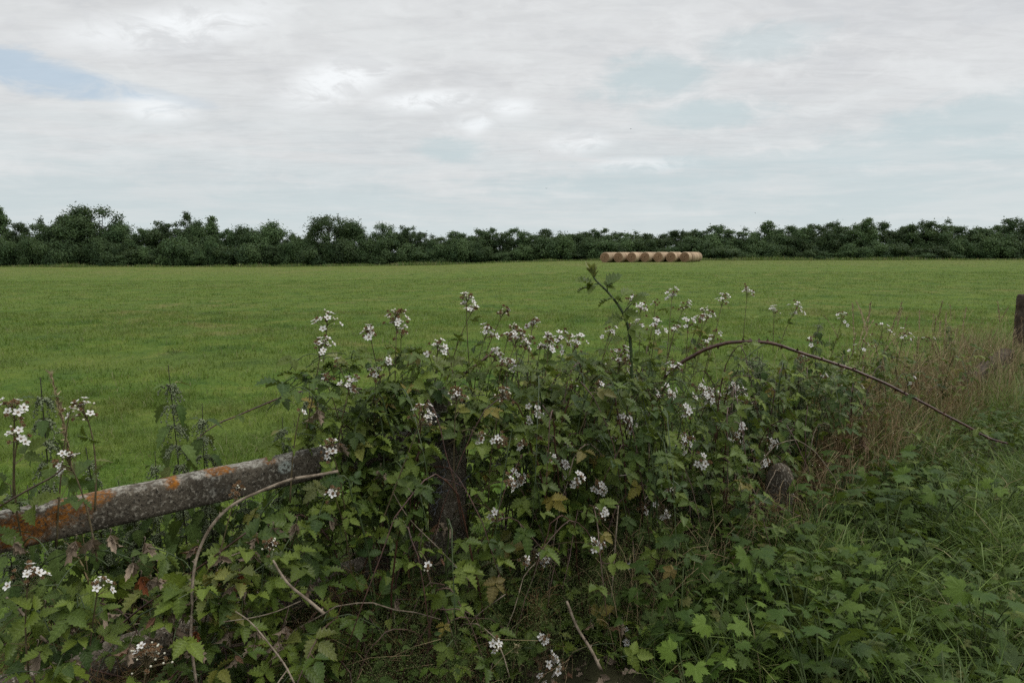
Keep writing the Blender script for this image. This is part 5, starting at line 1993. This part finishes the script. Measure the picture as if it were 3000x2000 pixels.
def brush(n, s0, s1, n0, n1, z0, z1):
    """brown much-branched dead weeds"""
    for _ in range(n):
        B = fp(U(s0, s1), U(n0, n1), 0)
        if near_stub(B):
            continue
        h = U(z0, z1)
        d = FU * U(-.5, .5) + FN * U(-.2, .4)
        main = bez(B, B + ZUP * h * .6 + d * .1, B + ZUP * h + d * h * .8, 8)
        cval = U(0, 1)
        tube(mb, main, .0016, .0008, 3, c=(cval, 0, .5, 0))
        for _k in range(12):
            p = main[int(U(2, 8))]
            dd = unit(rng.normal(size=3) + ZUP * .3)
            L = U(.04, .14)
            e = p + dd * L
            tube(mb, [p, (p + e) / 2 + rng.normal(size=3) * .008, e], .0009, .0006, 3, c=(np.clip(cval + U(-.3, .3), 0, 1), 0, .5, 0))
            for _j in range(2):
                p2 = p + (e - p) * U(.3, .9)
                tube(mb, [p2, p2 + unit(rng.normal(size=3)) * U(.02, .06)], .0008, .0005, 3, c=(U(0, 1), 0, .5, 0))


brush(170, 2.2, 6.5, -.2, .65, .20, .58)
brush(130, 2.4, 6.5, .2, .85, .25, .72)
brush(150, -2.3, -.6, -.3, .5, .15, .55)
brush(40, -.6, .6, .3, .7, .1, .4)
brush(45, 1.4, 2.6, .3, .8, .15, .45)
brush(60, 4.5, 9.0, -.4, .5, .5, .95)
brush(30, .5, 2.5, -.4, .1, .8, 1.15)
tag(mb.build('brown_weeds', M_RUST), kind='stuff')

# fine bedstraw: hair-thin stems covered in specks
mb = MB()
T_SPECK = dict(v=np.array([(0, 0, 1), (.94, 0, -.33), (-.47, .82, -.33), (-.47, -.82, -.33)]), f=np.array([(0, 1, 2), (0, 2, 3), (0, 3, 1), (1, 3, 2)]), uv=np.full((4, 2), .5))


def haze(n, s0, s1, n0, n1, z0, z1, hh):
    for _ in range(n):
        B = fp(U(s0, s1), U(n0, n1), U(z0, z1))
        d = FU * U(-.6, .6) + FN * U(-.2, .5)
        h = U(hh * .5, hh)
        c = bez(B, B + ZUP * h * .7 + d * h * .2, B + ZUP * h * .9 + d * h, 8)
        tube(mb, c, .0007, .0005, 3, c=(U(0, .4), 0, .5, 0))
        k_ = 34
        t_ = U(.1, 1, k_)
        P = np.stack([np.interp(t_, np.linspace(0, 1, 8), c[:, a]) for a in range(3)], -1) + rng.normal(size=(k_, 3)) * .016
        inst(mb, T_SPECK, P, rng.normal(size=(k_, 3)), rng.normal(size=(k_, 3)), U(.0014, .0032, k_), U(.3, 1, k_))


haze(1000, -.95, .85, .2, .85, -.02, .25, .36)
haze(150, .6, 1.9, .0, .4, .6, .95, .25)
haze(120, -2.2, -.9, .0, .5, .0, .2, .3)
tag(mb.build('fine_weeds', M_HAZE), kind='stuff')

# small mixed leaves of low weeds between the bigger plants
mb = MB()
for n_, s0, s1, n0, n1, z0, z1, sz0, sz1, T_ in ((2600, .2, 6.0, .7, 2.1, .06, .30, .03, .065, T_NETTLE), (1800, .2, 5.0, .7, 2.0, .05, .30, .03, .055, T_LOBED), (1500, 2.5, 9.0, .3, 1.2, .08, .35, .03, .06, T_BRAMBLE),
                                                 (1100, -.9, .9, .2, .85, .03, .28, .025, .05, T_NETTLE), (900, -2.4, -.6, -.5, .5, .03, .35, .03, .06, T_NETTLE), (1500, .2, 1.9, .65, 1.25, .02, .16, .025, .05, T_NETTLE), (500, .2, 1.9, .65, 1.25, .02, .16, .025, .05, T_LOBED)):
    S, Q = U(s0, s1, n_), U(n0, n1, n_)
    keep = vnoise(S * 2.3, Q * 2.3, 31) > .36
    S, Q = S[keep], Q[keep]
    m_ = len(S)
    P = FO + FU * S[:, None] + FN * Q[:, None] + ZUP * (U(z0, z1, m_) * (.5 + vnoise(S * 1.7, Q * 1.7, 33)))[:, None]
    az = U(0, 6.28, m_)
    D = np.stack([np.cos(az), np.sin(az), U(-.5, .5, m_)], -1)
    for q_ in range(len(T_)):
        k_ = np.arange(m_) % len(T_) == q_
        inst(mb, T_[q_], P[k_], D[k_], ZUP + rng.normal(size=(int(k_.sum()), 3)) * .45 + FN * .2, U(sz0, sz1, int(k_.sum())), U(0, 1, int(k_.sum())), (U(0, 1, int(k_.sum())) < .06) * .7, int(q_ % 2))
for n_ in (4500,):                                                 # dead leaf litter under the hedge
    S, Q = U(-2.4, 3.0, n_), U(-.3, 1.4, n_)
    P = FO + FU * S[:, None] + FN * Q[:, None] + ZUP * U(.01, .05, n_)[:, None]
    D = rng.normal(size=(n_, 3)) * np.array([1, 1, .3])
    inst(mb, T_WITHER[0], P, D, ZUP + rng.normal(size=(n_, 3)) * .5, U(.025, .06, n_), U(0, 1, n_), (U(0, 1, n_) < .2) * .6, 2)
tag(mb.build('verge_undergrowth', [M_HOG, M_NETTLE, M_WITHER]), kind='stuff')

# seeding grass stalks, each a plant of its own
def make_stalk(H, seed):
    t = thing('grass_stalk', '-', 'grass stalk')
    ms, mh = MB(), MB()
    lean = U(.05, .3)
    a = U(0, 6.28)
    d = np.array([math.cos(a), math.sin(a), 0])
    c = bez((0, 0, 0), ZUP * H * .7, ZUP * H + d * H * lean, 14)
    tube(ms, c, .0016, .0009, 4)
    for i in range(3):
        b = U(0, 6.28)
        dd = np.array([math.cos(b), math.sin(b), 0])
        p = c[2 + i * 2]
        q_ = bez(p, p + dd * .05 + ZUP * .12, p + dd * .2 + ZUP * U(.02, .1), 6)
        w_ = np.linspace(.003, .0004, 6)[:, None] * np.cross(dd, ZUP)
        V = np.stack([q_ - w_, q_ + w_], 1).reshape(-1, 3)
        ms.add(V, [(2 * j, 2 * j + 1, 2 * j + 3) for j in range(5)] + [(2 * j, 2 * j + 3, 2 * j + 2) for j in range(5)])
    hd = c[-5:]
    for _ in range(130):
        k_ = U(0, 3.99)
        i = int(k_)
        p = hd[i] + (hd[i + 1] - hd[i]) * (k_ - i)
        e = p + unit(rng.normal(size=3) * .6 + (hd[-1] - hd[-2]) * 30) * U(.010, .026)
        sd_ = rng.normal(size=3) * .0026
        mh.add([p - sd_, p + sd_, e], [(0, 1, 2)])
    ms.build('stem', M_STRAW, t)
    mh.build('seed_head', M_SEED, t)
    note_kids(t)
    return t


gp = [make_stalk(h, i) for i, h in enumerate((.9, 1.0, .8, 1.1))]
gused = [False] * 4
GS = ('pale seeding grass stalk in the dry growth between the arching cane and the far post', 'dry grass stalks near the far post')
gl = [(215, 1080, -.25, 'lone yellow seeding grass stalk behind the rail beside the leftmost nettle'), (2640, 925, -.2, 'bent pale grass stalk rising right of the two white sprays'), (2745, 880, -.3, 'tall pale grass stalk standing against the field short of the far post')]
gl += [(U(2480, 2960), U(880, 1160), U(-.5, .5), GS) for _ in range(64)]
gl += [(1500, 1855, .7, 'drooping pale grass seed head among the bottom-edge sprays')]
for i, (px, py, n, lab) in enumerate(gl):
    p = plane(px, py, n)
    if p[2] < .15:
        continue
    gr = None
    if isinstance(lab, tuple):
        lab, gr = lab
    k_ = next((j for j in range(4) if not gused[j]), int(U(0, 4)))
    sc = p[2] / (.9, 1.0, .8, 1.1)[k_]
    if not gused[k_]:
        gused[k_] = True
        o = gp[k_]
        o.location, o.rotation_euler, o.scale = (p[0], p[1], 0), (0, 0, U(0, 6.28)), (1, 1, sc)
        o['label'] = lab
        if gr:
            o['group'] = gr
    else:
        copy_thing(gp[k_], (p[0], p[1], 0), U(0, 6.28), lab, gr, (1, 1, sc))
